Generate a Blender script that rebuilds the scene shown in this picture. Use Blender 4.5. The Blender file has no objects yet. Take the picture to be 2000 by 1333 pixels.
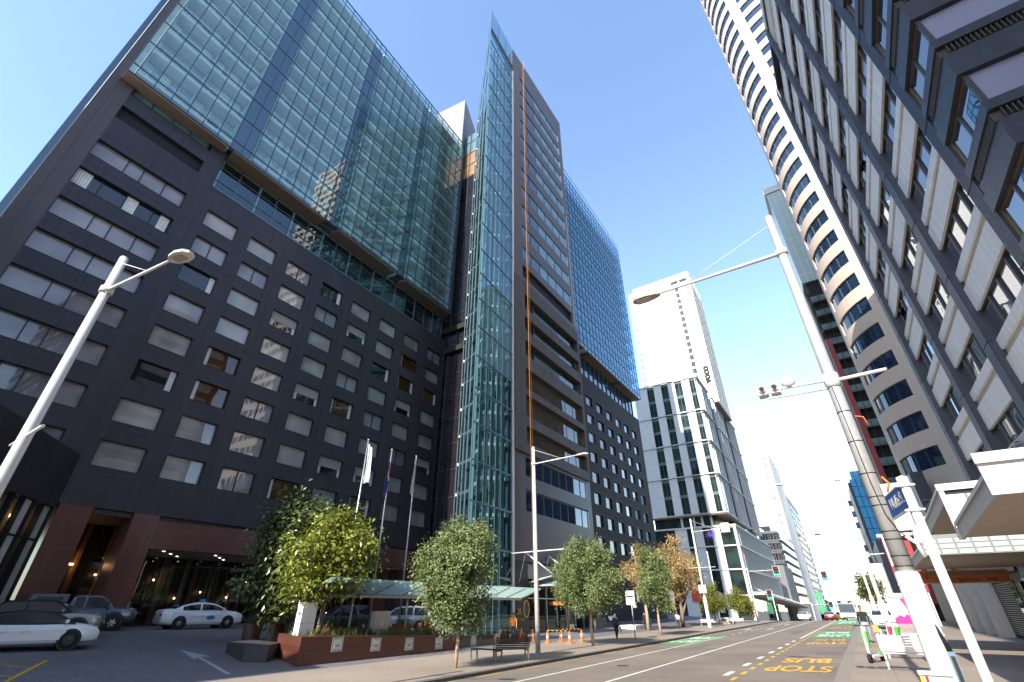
import bpy, bmesh, math, random
import numpy as np
from mathutils import Vector, Matrix
random.seed(7); np.random.seed(7)
R = math.radians
sc = bpy.context.scene
col = sc.collection

# ------------------------------------------------------------------ mesh builder
class MB:
    def __init__(s): s.v=[]; s.f=[]; s.m=[]; s.s=[]
    def add(s, pts, faces, m=0, smooth=False):
        o=len(s.v); s.v+= [tuple(p) for p in pts]
        for f in faces: s.f.append([o+i for i in f]); s.m.append(m); s.s.append(smooth)
        return s
    def box(s,x0,y0,z0,x1,y1,z1,m=0):
        if x0>x1: x0,x1=x1,x0
        if y0>y1: y0,y1=y1,y0
        if z0>z1: z0,z1=z1,z0
        return s.add([(x0,y0,z0),(x1,y0,z0),(x1,y1,z0),(x0,y1,z0),(x0,y0,z1),(x1,y0,z1),(x1,y1,z1),(x0,y1,z1)],
              [(0,3,2,1),(4,5,6,7),(0,1,5,4),(1,2,6,5),(2,3,7,6),(3,0,4,7)],m)
    def hexa(s,b,t,m=0):   # 4 bottom pts, 4 top pts (ccw)
        return s.add(list(b)+list(t),[(0,3,2,1),(4,5,6,7),(0,1,5,4),(1,2,6,5),(2,3,7,6),(3,0,4,7)],m)
    def obox(s,c,sx,sy,z0,z1,a=0,m=0):
        ca,sa=math.cos(a),math.sin(a)
        P=[(c[0]+x*ca-y*sa,c[1]+x*sa+y*ca) for x,y in((-sx/2,-sy/2),(sx/2,-sy/2),(sx/2,sy/2),(-sx/2,sy/2))]
        return s.hexa([(p[0],p[1],z0) for p in P],[(p[0],p[1],z1) for p in P],m)
    def poly(s,pts,m=0): return s.add(pts,[tuple(range(len(pts)))],m)
    def prism(s,pts,z0,z1,m=0):     # pts ccw from above
        n=len(pts)
        return s.add([(x,y,z0) for x,y in pts]+[(x,y,z1) for x,y in pts],
            [tuple(range(n-1,-1,-1)),tuple(range(n,2*n))]+[(i,(i+1)%n,n+(i+1)%n,n+i) for i in range(n)],m)
    def extr(s,pts,d,m=0,smooth=False):    # 3-D polygon extruded along the vector d
        n=len(pts); q=[(p[0]+d[0],p[1]+d[1],p[2]+d[2]) for p in pts]
        return s.add(list(pts)+q,[tuple(range(n-1,-1,-1)),tuple(range(n,2*n))]+[(i,(i+1)%n,n+(i+1)%n,n+i) for i in range(n)],m,smooth)
    def tube(s,pts,r,n=8,m=0,caps=True):
        pts=[Vector(p) for p in pts]; rr=r if isinstance(r,(list,tuple)) else [r]*len(pts)
        o=len(s.v); up=None
        for i,p in enumerate(pts):
            d=(pts[min(i+1,len(pts)-1)]-pts[max(i-1,0)]).normalized()
            a=(up if up is not None else (Vector((0,0,1)) if abs(d.z)<.9 else Vector((1,0,0))))
            x=d.cross(a)
            if x.length<1e-4: x=d.cross(Vector((0,1,0)))
            x.normalize(); y=x.cross(d); up=y
            for k in range(n):
                t=2*math.pi*k/n; q=p+rr[i]*(math.cos(t)*x+math.sin(t)*y); s.v.append(tuple(q))
        for i in range(len(pts)-1):
            for k in range(n):
                s.f.append([o+i*n+k,o+i*n+(k+1)%n,o+(i+1)*n+(k+1)%n,o+(i+1)*n+k]); s.m.append(m); s.s.append(True)
        if caps:
            s.f.append([o+k for k in range(n-1,-1,-1)]); s.m.append(m); s.s.append(False)
            e=o+(len(pts)-1)*n; s.f.append([e+k for k in range(n)]); s.m.append(m); s.s.append(False)
        return s
    def lathe(s,prof,c=(0,0,0),n=20,m=0,axis='z',ms=None):
        o=len(s.v)
        for r,h in prof:
            for k in range(n):
                t=2*math.pi*k/n; a,b=r*math.cos(t),r*math.sin(t)
                s.v.append({'z':(c[0]+a,c[1]+b,c[2]+h),'y':(c[0]+a,c[1]+h,c[2]+b),'x':(c[0]+h,c[1]+a,c[2]+b)}[axis])
        for i in range(len(prof)-1):
            for k in range(n):
                s.f.append([o+i*n+k,o+i*n+(k+1)%n,o+(i+1)*n+(k+1)%n,o+(i+1)*n+k]); s.m.append(ms[i] if ms else m); s.s.append(True)
        return s
    def ball(s,c,r,m=0,n=10,sz=1.0):
        prof=[(r*math.sin(math.pi*i/6)+1e-4,-r*sz*math.cos(math.pi*i/6)) for i in range(7)]
        return s.lathe(prof,c,n,m)
    def build(s,name,mats,parent=None,bevel=0,loc=None):
        me=bpy.data.meshes.new(name); me.from_pydata(s.v,[],s.f)
        for m in (mats if isinstance(mats,(list,tuple)) else [mats]): me.materials.append(m)
        me.polygons.foreach_set('material_index',s.m); me.polygons.foreach_set('use_smooth',s.s)
        me.update()
        bm=bmesh.new(); bm.from_mesh(me); bmesh.ops.recalc_face_normals(bm,faces=bm.faces); bm.to_mesh(me); bm.free()
        o=bpy.data.objects.new(name,me); col.objects.link(o)
        if parent: o.parent=parent
        if loc: o.location=loc
        if bevel:
            b=o.modifiers.new('bevel','BEVEL'); b.width=bevel; b.segments=2; b.limit_method='ANGLE'; b.angle_limit=R(40)
        return o
def put(o,loc,parent=None,rz=0):           # a copy of one object (shares its mesh)
    c=o.copy(); col.objects.link(c); c.location=loc; c.rotation_euler=(0,0,rz)
    if parent is not None: c.parent=parent
    return c
def copy_tree(o,parent=None):
    c=o.copy(); col.objects.link(c)
    if parent is not None: c.parent=parent
    for ch in list(o.children):
        k=copy_tree(ch,c); k.matrix_parent_inverse=ch.matrix_parent_inverse
    return c
def tag(o,label,cat,group=None):
    o['label']=label; o['category']=cat
    if group: o['group']=group
    elif 'group' in o: del o['group']
    return o
def thing(name,label,cat,loc=(0,0,0),rz=0,group=None):
    o=bpy.data.objects.new(name,None); col.objects.link(o); o.location=loc; o.rotation_euler=(0,0,rz); o.empty_display_size=.3
    return tag(o,label,cat,group)
def struct(o): o['kind']='structure'; return o
def stuff(o): o['kind']='stuff'; return o
def text_mb(txt,size,mat,name,parent=None,depth=.01,align='CENTER',sx=1.0,bold=0.0):
    cu=bpy.data.curves.new('t','FONT'); cu.body=txt; cu.size=size; cu.extrude=depth; cu.align_x=align; cu.align_y='CENTER'; cu.offset=bold
    t=bpy.data.objects.new('t',cu); col.objects.link(t)
    dg=bpy.context.evaluated_depsgraph_get(); me=bpy.data.meshes.new_from_object(t.evaluated_get(dg))
    bpy.data.objects.remove(t); bpy.data.curves.remove(cu)
    for v in me.vertices: v.co.x*=sx
    me.materials.clear(); me.materials.append(mat); me.name=name
    o=bpy.data.objects.new(name,me); col.objects.link(o)
    if parent: o.parent=parent
    return o

# ------------------------------------------------------------------ materials
MC={}
def nodes(name):
    m=bpy.data.materials.new(name); m.use_nodes=True; nt=m.node_tree; nt.nodes.clear()
    out=nt.nodes.new('ShaderNodeOutputMaterial'); return m,nt,out
def N(nt,t,**kw):
    n=nt.nodes.new(t)
    for k,v in kw.items():
        if hasattr(n,k) and k not in n.inputs: setattr(n,k,v)
        else: n.inputs[k].default_value=v
    return n
def mat(name,c,rough=.6,var=.12,scale=2.0,metal=0,ior=1.45,bump=0,bscale=30,coat=0,lines=None,brick=None,streak=0,emit=0,big=0):
    """principled with noise variation; lines=(axisA,stepA,offA,axisB,stepB,offB,width,darken); brick=(axes,w,h,mortar,darken)"""
    if name in MC: return MC[name]
    m,nt,out=nodes(name); L=nt.links.new
    p=N(nt,'ShaderNodeBsdfPrincipled'); p.inputs['Roughness'].default_value=rough; p.inputs['Metallic'].default_value=metal
    p.inputs['IOR'].default_value=ior; p.inputs['Coat Weight'].default_value=coat
    tc=N(nt,'ShaderNodeTexCoord')
    no=N(nt,'ShaderNodeTexNoise'); no.inputs['Scale'].default_value=scale; no.inputs['Detail'].default_value=6; no.inputs['Roughness'].default_value=.65
    L(tc.outputs['Object'],no.inputs['Vector'])
    mr=N(nt,'ShaderNodeMapRange'); mr.inputs['From Min'].default_value=.3; mr.inputs['From Max'].default_value=.7
    mr.inputs['To Min'].default_value=1-var; mr.inputs['To Max'].default_value=1+var
    L(no.outputs['Fac'],mr.inputs['Value'])
    val=mr.outputs['Result']
    def mul(a,b):
        k=N(nt,'ShaderNodeMath',operation='MULTIPLY'); L(a,k.inputs[0])
        if hasattr(b,'type') and not isinstance(b,(int,float)): L(b,k.inputs[1])
        else: k.inputs[1].default_value=b
        return k.outputs[0]
    if big:
        n2=N(nt,'ShaderNodeTexNoise'); n2.inputs['Scale'].default_value=.25; n2.inputs['Detail'].default_value=4; L(tc.outputs['Object'],n2.inputs['Vector'])
        r2=N(nt,'ShaderNodeMapRange'); r2.inputs['From Min'].default_value=.3; r2.inputs['From Max'].default_value=.7; r2.inputs['To Min'].default_value=1-big; r2.inputs['To Max'].default_value=1+big
        L(n2.outputs['Fac'],r2.inputs['Value']); val=mul(val,r2.outputs['Result'])
    if streak:
        mp=N(nt,'ShaderNodeMapping'); mp.inputs['Scale'].default_value=(3,3,.12); L(tc.outputs['Object'],mp.inputs['Vector'])
        n3=N(nt,'ShaderNodeTexNoise'); n3.inputs['Scale'].default_value=1.2; n3.inputs['Detail'].default_value=5; L(mp.outputs[0],n3.inputs['Vector'])
        r3=N(nt,'ShaderNodeMapRange'); r3.inputs['From Min'].default_value=.35; r3.inputs['From Max'].default_value=.7; r3.inputs['To Min'].default_value=1+streak; r3.inputs['To Max'].default_value=1-streak
        L(n3.outputs['Fac'],r3.inputs['Value']); val=mul(val,r3.outputs['Result'])
    if lines:
        sx=N(nt,'ShaderNodeSeparateXYZ'); L(tc.outputs['Object'],sx.inputs[0])
        tot=None
        for ax,st,of in ((lines[0],lines[1],lines[2]),(lines[3],lines[4],lines[5])):
            if not st: continue
            a=N(nt,'ShaderNodeMath',operation='SUBTRACT'); L(sx.outputs[ax],a.inputs[0]); a.inputs[1].default_value=of-1000*st
            b=N(nt,'ShaderNodeMath',operation='MODULO'); L(a.outputs[0],b.inputs[0]); b.inputs[1].default_value=st
            c2=N(nt,'ShaderNodeMath',operation='LESS_THAN'); L(b.outputs[0],c2.inputs[0]); c2.inputs[1].default_value=lines[6]
            if tot is None: tot=c2.outputs[0]
            else:
                d=N(nt,'ShaderNodeMath',operation='MAXIMUM'); L(tot,d.inputs[0]); L(c2.outputs[0],d.inputs[1]); tot=d.outputs[0]
        e=N(nt,'ShaderNodeMapRange'); e.inputs['To Min'].default_value=1; e.inputs['To Max'].default_value=lines[7]; L(tot,e.inputs['Value'])
        val=mul(val,e.outputs['Result'])
    if brick:
        ax,w,h,mo,dk=brick
        sx=N(nt,'ShaderNodeSeparateXYZ'); L(tc.outputs['Object'],sx.inputs[0]); cx=N(nt,'ShaderNodeCombineXYZ')
        L(sx.outputs[ax[0]],cx.inputs[0]); L(sx.outputs[ax[1]],cx.inputs[1])
        bt=N(nt,'ShaderNodeTexBrick'); bt.inputs['Scale'].default_value=1; bt.inputs['Brick Width'].default_value=w; bt.inputs['Row Height'].default_value=h; bt.inputs['Mortar Size'].default_value=mo
        bt.inputs['Color1'].default_value=(1,1,1,1); bt.inputs['Color2'].default_value=(.78,.78,.78,1); bt.inputs['Mortar'].default_value=(dk,dk,dk,1); bt.inputs['Mortar Smooth'].default_value=0
        L(cx.outputs[0],bt.inputs['Vector']); val=mul(val,bt.outputs['Color'])
    vm=N(nt,'ShaderNodeVectorMath',operation='SCALE'); vm.inputs[0].default_value=c; L(val,vm.inputs['Scale'])
    L(vm.outputs[0],p.inputs['Base Color'])
    if bump:
        n4=N(nt,'ShaderNodeTexNoise'); n4.inputs['Scale'].default_value=bscale; n4.inputs['Detail'].default_value=4; L(tc.outputs['Object'],n4.inputs['Vector'])
        bp=N(nt,'ShaderNodeBump'); bp.inputs['Strength'].default_value=bump; bp.inputs['Distance'].default_value=.02; L(n4.outputs['Fac'],bp.inputs['Height']); L(bp.outputs[0],p.inputs['Normal'])
    if emit:
        p.inputs['Emission Color'].default_value=(*c,1); p.inputs['Emission Strength'].default_value=emit
    L(p.outputs[0],out.inputs[0]); MC[name]=m; return m
def pane(name,c,ior=1.9,rough=.02,wav=.06,wscale=.5,var=.15):      # glass over a blind or a dark room: body colour + mirror reflection
    if name in MC: return MC[name]
    m,nt,out=nodes(name); L=nt.links.new
    p=N(nt,'ShaderNodeBsdfPrincipled'); p.inputs['Roughness'].default_value=rough; p.inputs['IOR'].default_value=ior
    ge=N(nt,'ShaderNodeNewGeometry'); tc=N(nt,'ShaderNodeTexCoord')
    no=N(nt,'ShaderNodeTexNoise'); no.inputs['Scale'].default_value=.37; no.inputs['Detail'].default_value=1; L(ge.outputs['Position'],no.inputs['Vector'])
    mr=N(nt,'ShaderNodeMapRange'); mr.inputs['From Min'].default_value=.3; mr.inputs['From Max'].default_value=.7; mr.inputs['To Min'].default_value=1-var; mr.inputs['To Max'].default_value=1+var
    L(no.outputs['Fac'],mr.inputs['Value'])
    vm=N(nt,'ShaderNodeVectorMath',operation='SCALE'); vm.inputs[0].default_value=c; L(mr.outputs[0],vm.inputs['Scale']); L(vm.outputs[0],p.inputs['Base Color'])
    if wav:
        n4=N(nt,'ShaderNodeTexNoise'); n4.inputs['Scale'].default_value=wscale; n4.inputs['Detail'].default_value=1; L(ge.outputs['Position'],n4.inputs['Vector'])
        bp=N(nt,'ShaderNodeBump'); bp.inputs['Strength'].default_value=wav; bp.inputs['Distance'].default_value=.25; L(n4.outputs['Fac'],bp.inputs['Height']); L(bp.outputs[0],p.inputs['Normal'])
    L(p.outputs[0],out.inputs[0]); MC[name]=m; return m
def glass(name,tint,ior=1.9,refl=(.85,.95,1),wav=.05,wscale=.4,haze=0):       # see-through coated glazing: tinted transmission + mirror
    if name in MC: return MC[name]
    m,nt,out=nodes(name); L=nt.links.new
    tr=N(nt,'ShaderNodeBsdfTransparent'); tr.inputs[0].default_value=(*tint,1)
    gl=N(nt,'ShaderNodeBsdfGlossy'); gl.inputs['Color'].default_value=(*refl,1); gl.inputs['Roughness'].default_value=.01
    ge=N(nt,'ShaderNodeNewGeometry'); f0=((ior-1)/(ior+1))**2
    dt=N(nt,'ShaderNodeVectorMath',operation='DOT_PRODUCT'); L(ge.outputs['Normal'],dt.inputs[0]); L(ge.outputs['Incoming'],dt.inputs[1])
    ab=N(nt,'ShaderNodeMath',operation='ABSOLUTE'); L(dt.outputs['Value'],ab.inputs[0])
    om=N(nt,'ShaderNodeMath',operation='SUBTRACT'); om.inputs[0].default_value=1; L(ab.outputs[0],om.inputs[1])
    pw=N(nt,'ShaderNodeMath',operation='POWER'); L(om.outputs[0],pw.inputs[0]); pw.inputs[1].default_value=5
    fr=N(nt,'ShaderNodeMath',operation='MULTIPLY_ADD'); L(pw.outputs[0],fr.inputs[0]); fr.inputs[1].default_value=(1-f0)*.85; fr.inputs[2].default_value=f0
    if wav:
        n4=N(nt,'ShaderNodeTexNoise'); n4.inputs['Scale'].default_value=wscale; n4.inputs['Detail'].default_value=1; L(ge.outputs['Position'],n4.inputs['Vector'])
        bp=N(nt,'ShaderNodeBump'); bp.inputs['Strength'].default_value=wav; bp.inputs['Distance'].default_value=.25; L(n4.outputs['Fac'],bp.inputs['Height']); L(bp.outputs[0],gl.inputs['Normal'])
    mx=N(nt,'ShaderNodeMixShader'); L(fr.outputs[0],mx.inputs[0]); L(tr.outputs[0],mx.inputs[1]); L(gl.outputs[0],mx.inputs[2])
    if haze:
        df=N(nt,'ShaderNodeBsdfTranslucent'); df.inputs[0].default_value=(.75,.85,.82,1); m2=N(nt,'ShaderNodeMixShader'); m2.inputs[0].default_value=haze
        L(mx.outputs[0],m2.inputs[1]); L(df.outputs[0],m2.inputs[2]); L(m2.outputs[0],out.inputs[0])
    else: L(mx.outputs[0],out.inputs[0])
    MC[name]=m; return m
def leafmat(name,c1,c2,trans=.3,rough=.45,scale=.9):
    if name in MC: return MC[name]
    m,nt,out=nodes(name); L=nt.links.new
    tc=N(nt,'ShaderNodeTexCoord'); no=N(nt,'ShaderNodeTexNoise'); no.inputs['Scale'].default_value=scale; no.inputs['Detail'].default_value=5; L(tc.outputs['Object'],no.inputs['Vector'])
    ge=N(nt,'ShaderNodeNewGeometry')
    ad=N(nt,'ShaderNodeMath',operation='ADD'); L(no.outputs['Fac'],ad.inputs[0]); sc_=N(nt,'ShaderNodeMath',operation='MULTIPLY_ADD'); L(ge.outputs['Random Per Island'],sc_.inputs[0]); sc_.inputs[1].default_value=.7; sc_.inputs[2].default_value=-.35; L(sc_.outputs[0],ad.inputs[1])
    mx=N(nt,'ShaderNodeMix',data_type='RGBA'); L(ad.outputs[0],mx.inputs[0]); mx.inputs[6].default_value=(*c1,1); mx.inputs[7].default_value=(*c2,1)
    p=N(nt,'ShaderNodeBsdfPrincipled'); p.inputs['Roughness'].default_value=rough; L(mx.outputs[2],p.inputs['Base Color'])
    t=N(nt,'ShaderNodeBsdfTranslucent'); L(mx.outputs[2],t.inputs[0])
    ms=N(nt,'ShaderNodeMixShader'); ms.inputs[0].default_value=trans; L(p.outputs[0],ms.inputs[1]); L(t.outputs[0],ms.inputs[2]); L(ms.outputs[0],out.inputs[0])
    MC[name]=m; return m

M_asph=mat('asphalt',(.165,.136,.110),.9,.22,55,bump=.25,bscale=160,big=.2,streak=.10)
M_pave=mat('concrete_paving',(.26,.215,.172),.85,.12,6,bump=.1,bscale=90,big=.13,lines=(1,.6,0,0,1.2,0,.014,.62))
M_timb=mat('striated_paving',(.24,.195,.16),.85,.1,8,bump=.1,bscale=90,big=.13,lines=(1,.3,0,0,1.5,.2,.02,.68))
M_paver=mat('dark_pavers',(.17,.162,.172),.8,.2,9,brick=((0,1),.24,.12,.012,.55),big=.14,bump=.1,bscale=80)
M_kerb=mat('kerb_stone',(.21,.175,.15),.8,.15,7,bump=.1,lines=(1,1.0,0,0,0,0,.015,.5))
M_gran=mat('basalt_kerb',(.09,.085,.085),.8,.2,7)
M_white=mat('white_paint',(.62,.60,.57),.7,.12,14,streak=0,big=.12)
M_yel=mat('yellow_paint',(.56,.32,.03),.7,.18,14,big=.15)
M_green=mat('green_lane',(.08,.27,.11),.75,.14,12,big=.2)
M_blackp=mat('charcoal_panel',(.029,.026,.037),.5,.16,1.2,bump=.03,bscale=120,lines=(1,4.08,.35,2,3.03,.0,.035,.22),streak=.2,big=.14)
M_black=mat('black_frame',(.012,.012,.014),.45,.1)
M_dark=mat('dark_void',(.006,.006,.008),.7,.1)
M_brown=mat('brown_panel',(.088,.064,.060),.38,.08,2,lines=(1,3.4,.2,2,3.83,.9,.03,.55),streak=.1)
M_strip=mat('brown_grey_panel',(.075,.062,.066),.45,.08,2,lines=(2,5.2,.4,0,0,0,.03,.5),streak=.1)
M_stone=mat('split_stone',(.085,.068,.06),.6,.45,5,bump=.8,bscale=6,brick=((1,2),.42,.85,.02,.5),streak=.25)
M_granite=mat('red_granite',(.135,.05,.042),.25,.25,60,lines=(1,1.5,.3,2,1.55,.1,.02,1.9),big=.12)
M_granite2=mat('brown_granite_wall',(.115,.043,.028),.3,.3,9,brick=((1,2),1.6,.30,.012,1.25),big=.25)
M_soffit=mat('soffit_bronze',(.20,.15,.11),.6,.08,3)
M_alu=mat('aluminium',(.42,.45,.47),.38,.1,4,metal=.75)
M_mull=mat('blue_grey_mullion',(.055,.08,.105),.4,.1,4,metal=.3)
M_mullT=mat('teal_mullion',(.10,.15,.17),.35,.1,4,metal=.4)
M_slabw=mat('slab_edge',(.85,.88,.88),.6,.05)
M_ceil=mat('ceiling_grey',(.80,.79,.78),.8,.05)
M_back=mat('room_back',(.40,.46,.48),.8,.25,.6)
M_curt=mat('curtain',(.75,.76,.74),.9,.1,3,lines=(1,.16,0,0,0,0,.06,.65))
M_navy=mat('navy_louvre',(.020,.036,.075),.35,.1,3,lines=(2,.42,0,0,0,0,.06,.4))
M_wpan=mat('white_panel',(.54,.525,.51),.55,.05,2,streak=.05)
M_wcon=mat('white_concrete',(.74,.70,.65),.7,.07,4,streak=.08,big=.05)
M_cream=mat('cream_concrete',(.66,.57,.46),.7,.08,4,streak=.08)
M_steel=mat('galvanised_steel',(.42,.41,.40),.4,.1,5,metal=.35,streak=.1)
M_wsteel=mat('white_steel',(.58,.58,.575),.35,.05,5)
M_dpier=mat('charcoal_pier',(.044,.046,.060),.42,.12,3,streak=.15)
M_corr=mat('corrugated_dark',(.036,.037,.043),.45,.1,3)
M_bark=mat('bark',(.23,.17,.12),.9,.3,14,bump=.6,bscale=20)
M_barkp=mat('pale_bark',(.42,.31,.22),.9,.25,14,bump=.5,bscale=20)
M_tyre=mat('tyre_rubber',(.014,.014,.015),.8,.1)
M_rim=mat('alloy_rim',(.45,.46,.48),.3,.05,metal=.9)
M_carglass=pane('car_glass',(.012,.014,.018),1.6,.02,0)
M_red=mat('red_lens',(.45,.02,.02),.2,.05,coat=.5)
M_lampg=mat('headlamp_glass',(.55,.58,.62),.1,.05,coat=1)
M_orange=mat('orange_plastic',(.80,.16,.025),.5,.08)
M_skin=mat('skin',(.42,.25,.17),.55,.06)
M_hair=mat('dark_hair',(.02,.015,.012),.6,.1)

P_blind=pane('pane_blind',(.34,.31,.29),1.75,.02,.05,.35,.3)
P_blind2=pane('pane_blind_mauve',(.26,.235,.25),1.75,.02,.05,.35,.3)
P_room=pane('pane_room',(.016,.014,.014),1.75,.02,.05,.35)
P_warm=pane('pane_warm_room',(.075,.032,.012),1.75,.02,.05,.35,.3)
P_blue=pane('pane_blue',(.02,.05,.085),2.2,.015,.06,.4)
P_teal=pane('pane_teal',(.10,.185,.20),2.0,.015,.06,.4)
P_green=pane('pane_green',(.02,.034,.032),1.8,.02,.04,.4,.5)
P_tan=pane('pane_tan',(.085,.062,.045),1.8,.02,.05,.4)
P_mir=pane('pane_mirror',(.02,.035,.06),3.2,.01,.07,.35)
P_navy=pane('pane_navy',(.012,.026,.058),2.0,.02,.03,.4)
P_shop=pane('pane_shop',(.02,.018,.016),1.6,.02,.02,.4,.5)
G_cw=glass('curtain_glass',(.76,.93,.93),2.3,(.85,.97,1),.05,.35)
G_prow=glass('prow_glass',(.46,.62,.66),2.1,(.8,.95,1),.09,.22)
G_clear=glass('clear_glass',(.80,.88,.87),1.5,(.9,1,1),0,1)
G_canopy=glass('patterned_canopy_glass',(.62,.74,.69),1.5,(.9,1,1),0,1,haze=.42)
M_lightw=mat('lamp_warm',(1,.62,.28),.5,0,emit=9)
M_lightc=mat('lamp_cool',(1,.9,.75),.5,0,emit=5)

# ------------------------------------------------------------------ camera, world, sun
cam=bpy.data.cameras.new('camera'); co=bpy.data.objects.new('camera',cam); col.objects.link(co); sc.camera=co
cam.sensor_width=36; cam.lens=36*889/2000; cam.clip_start=.05; cam.clip_end=6000
TH,YAW=R(30.2156),R(33.773)
co.location=(0,0,1.75); co.rotation_euler=(math.pi/2+TH,0,YAW)
w=bpy.data.worlds.new('World'); sc.world=w; w.use_nodes=True; nt=w.node_tree
sky=nt.nodes.new('ShaderNodeTexSky'); sky.sky_type='NISHITA'; sky.sun_disc=False
EL=R(34); AZ=R(.3)
sky.sun_elevation=EL; sky.sun_rotation=R(180)-AZ; sky.altitude=20; sky.air_density=1.0; sky.dust_density=.35; sky.ozone_density=1.5
nt.links.new(sky.outputs[0],nt.nodes['Background'].inputs[0]); nt.nodes['Background'].inputs[1].default_value=.15
sun=bpy.data.lights.new('sun','SUN'); so=bpy.data.objects.new('sun',sun); col.objects.link(so)
sun.energy=3.1; sun.angle=R(.5); sun.color=(1,.93,.82)
so.rotation_euler=Vector((math.sin(AZ)*math.cos(EL),-math.cos(AZ)*math.cos(EL),math.sin(EL))).to_track_quat('Z','Y').to_euler()
so.location=(0,-50,80)
sc.view_settings.view_transform='Standard'; sc.view_settings.look='None'; sc.view_settings.exposure=1.72; sc.view_settings.gamma=1
sc.cycles.max_bounces=7; sc.cycles.transparent_max_bounces=10; sc.cycles.glossy_bounces=4; sc.cycles.diffuse_bounces=3; sc.cycles.caustics_reflective=False; sc.cycles.caustics_refractive=False
# ------------------------------------------------------------------ ground
YC=104.; FALL=.03
def dz(y): return -FALL*(y-YC) if y>YC else 0.0
def zr(x): return -.2+(x+1.2)*.03          # road surface (cross fall to the left kerb)
def gz(x,y=0):
    if x>-1.2: z=0.
    elif x>-13: z=zr(x)
    elif x>-19.5: z=-.45-.008*(-13-x)
    else: z=min(.5,-.5+(-19.5-x)*.06)
    return z+dz(y)
YS=[-70,-20]+[i*8. for i in range(0,14)]+[YC,112,130,160,200,260,340,430,520]
YS=sorted(set(YS))
def sheet(name,xs,zf,m):
    b=MB()
    for i in range(len(xs)-1):
        for j in range(len(YS)-1):
            b.poly([(xs[k],YS[l],zf(xs[k])+dz(YS[l])) for k,l in((i,j),(i+1,j),(i+1,j+1),(i,j+1))])
    o=b.build(name,m); bm=bmesh.new(); bm.from_mesh(o.data); bmesh.ops.remove_doubles(bm,verts=bm.verts,dist=1e-4); bm.to_mesh(o.data); bm.free()
    return struct(o)
sheet('road',[-13.0,-7.4,-1.25],zr,M_asph)
sheet('right_pavement',[-.9,8,40],lambda x:0.0,M_timb)
sheet('left_pavement',[-19.5,-13.3],lambda x:-.45-.008*(-13-x),M_pave)
sheet('forecourt_paving',[-60,-36.2,-19.5],lambda x:min(.5,-.5+(-19.5-x)*.06),M_paver)
def kerb(name,x0,x1,zt,zb,m):
    b=MB()
    for j in range(len(YS)-1):
        y0,y1=YS[j],YS[j+1]; d0,d1=dz(y0),dz(y1)
        b.hexa([(x0,y0,zb+d0),(x1,y0,zb+d0),(x1,y1,zb+d1),(x0,y1,zb+d1)],[(x0,y0,zt+d0),(x1,y0,zt+d0),(x1,y1,zt+d1),(x0,y1,zt+d1)])
    return struct(b.build(name,m))
kerb('right_kerb',-1.25,-.9,.004,-.6,M_kerb)
kerb('left_kerb',-13.3,-13.0,-.445,-1.0,M_gran)
g=MB(); g.poly([(-3000,-3000,-22),(3000,-3000,-22),(3000,3000,-22),(-3000,3000,-22)]); struct(g.build('ground',mat('far_ground',(.16,.16,.13),.95,.2,.05)))

# road markings: thin sheets 5 mm above the road
def strip(b,x0,x1,y0,y1,h=.005,sk=0):
    ys=[y0]+[y for y in YS if y0<y<y1]+[y1]
    for a,c in zip(ys,ys[1:]):
        b.poly([(x0,a,zr(x0)+h+dz(a)),(x1,a,zr(x1)+h+dz(a)),(x1+sk,c,zr(x1)+h+dz(c)),(x0+sk,c,zr(x0)+h+dz(c))])
def mark(name,m,rects,h=.005):
    b=MB()
    for r in rects: strip(b,*r,h=h)
    return struct(b.build(name,m))
mark('centre_line',M_white,[(-7.75,-7.62,2,190)])
mark('left_lane_line',M_white,[(-10.62,-10.50,2,49)]+[(-10.62,-10.50,51+3.2*i,52.3+3.2*i) for i in range(7)]+[(-10.62,-10.5,74,100)])
mark('bus_lane_line',M_white,[(-4.62,-4.47,44.6,100)]+[(-4.72,-4.52,16.6+3.4*i,17.9+3.4*i) for i in range(8)])
mark('yellow_dashes',M_yel,[(-4.25,-4.10,17+1.75*i,17.9+1.75*i) for i in range(46)])
mark('yellow_kerb_dashes',M_yel,[(-12.80,-12.70,8+2.9*i,9.6+2.9*i) for i in range(26)])
mark('green_bus_lane',M_green,[(-3.95,-1.40,45.5,58),(-4.45,-1.45,78,103)],h=.004)
mark('green_stop_box',M_green,[(-12.9,-10.7,37.5,49.5)],h=.004)
for x,y in((-11.6,62),(-9.4,78),(-9.4,63)):
    b=MB(); z=zr(x)+.006
    b.poly([(x-.06,y,z),(x+.06,y,z),(x+.06,y+3,z),(x-.06,y+3,z)]); b.poly([(x-.35,y+3,z),(x+.35,y+3,z),(x,y+5,z)])
    struct(b.build('lane_arrow',M_white))
def roadtext(txt,x,y,m,wid,ln,rot=180):
    o=text_mb(txt,1.0,m,'road_lettering',None,0.0,bold=.03)
    xs=[v.co.x for v in o.data.vertices]; ys=[v.co.y for v in o.data.vertices]
    kx=wid/(max(xs)-min(xs)); ky=ln/(max(ys)-min(ys)); mx=(max(xs)+min(xs))/2; my=(max(ys)+min(ys))/2
    s=-1 if rot==180 else 1
    for v in o.data.vertices:
        X=x+s*(v.co.x-mx)*kx; Y=y+s*(v.co.y-my)*ky
        v.co=(X,Y,zr(X)+.009)
    return struct(o)
roadtext('BUS',-2.65,26.3,M_yel,1.75,2.2); roadtext('STOP',-2.65,22.9,M_yel,2.15,2.2)
roadtext('BUS',-2.55,42.6,M_yel,1.7,2.0); roadtext('STOP',-2.6,39.0,M_yel,2.1,2.2)
roadtext('BUS',-2.6,54.4,M_white,1.75,2.8); roadtext('LANE',-2.65,49.2,M_white,2.15,3.4)
roadtext('BUS',-2.7,70.6,M_yel,1.7,2.4); roadtext('STOP',-2.7,66.0,M_yel,2.1,2.6)
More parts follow.
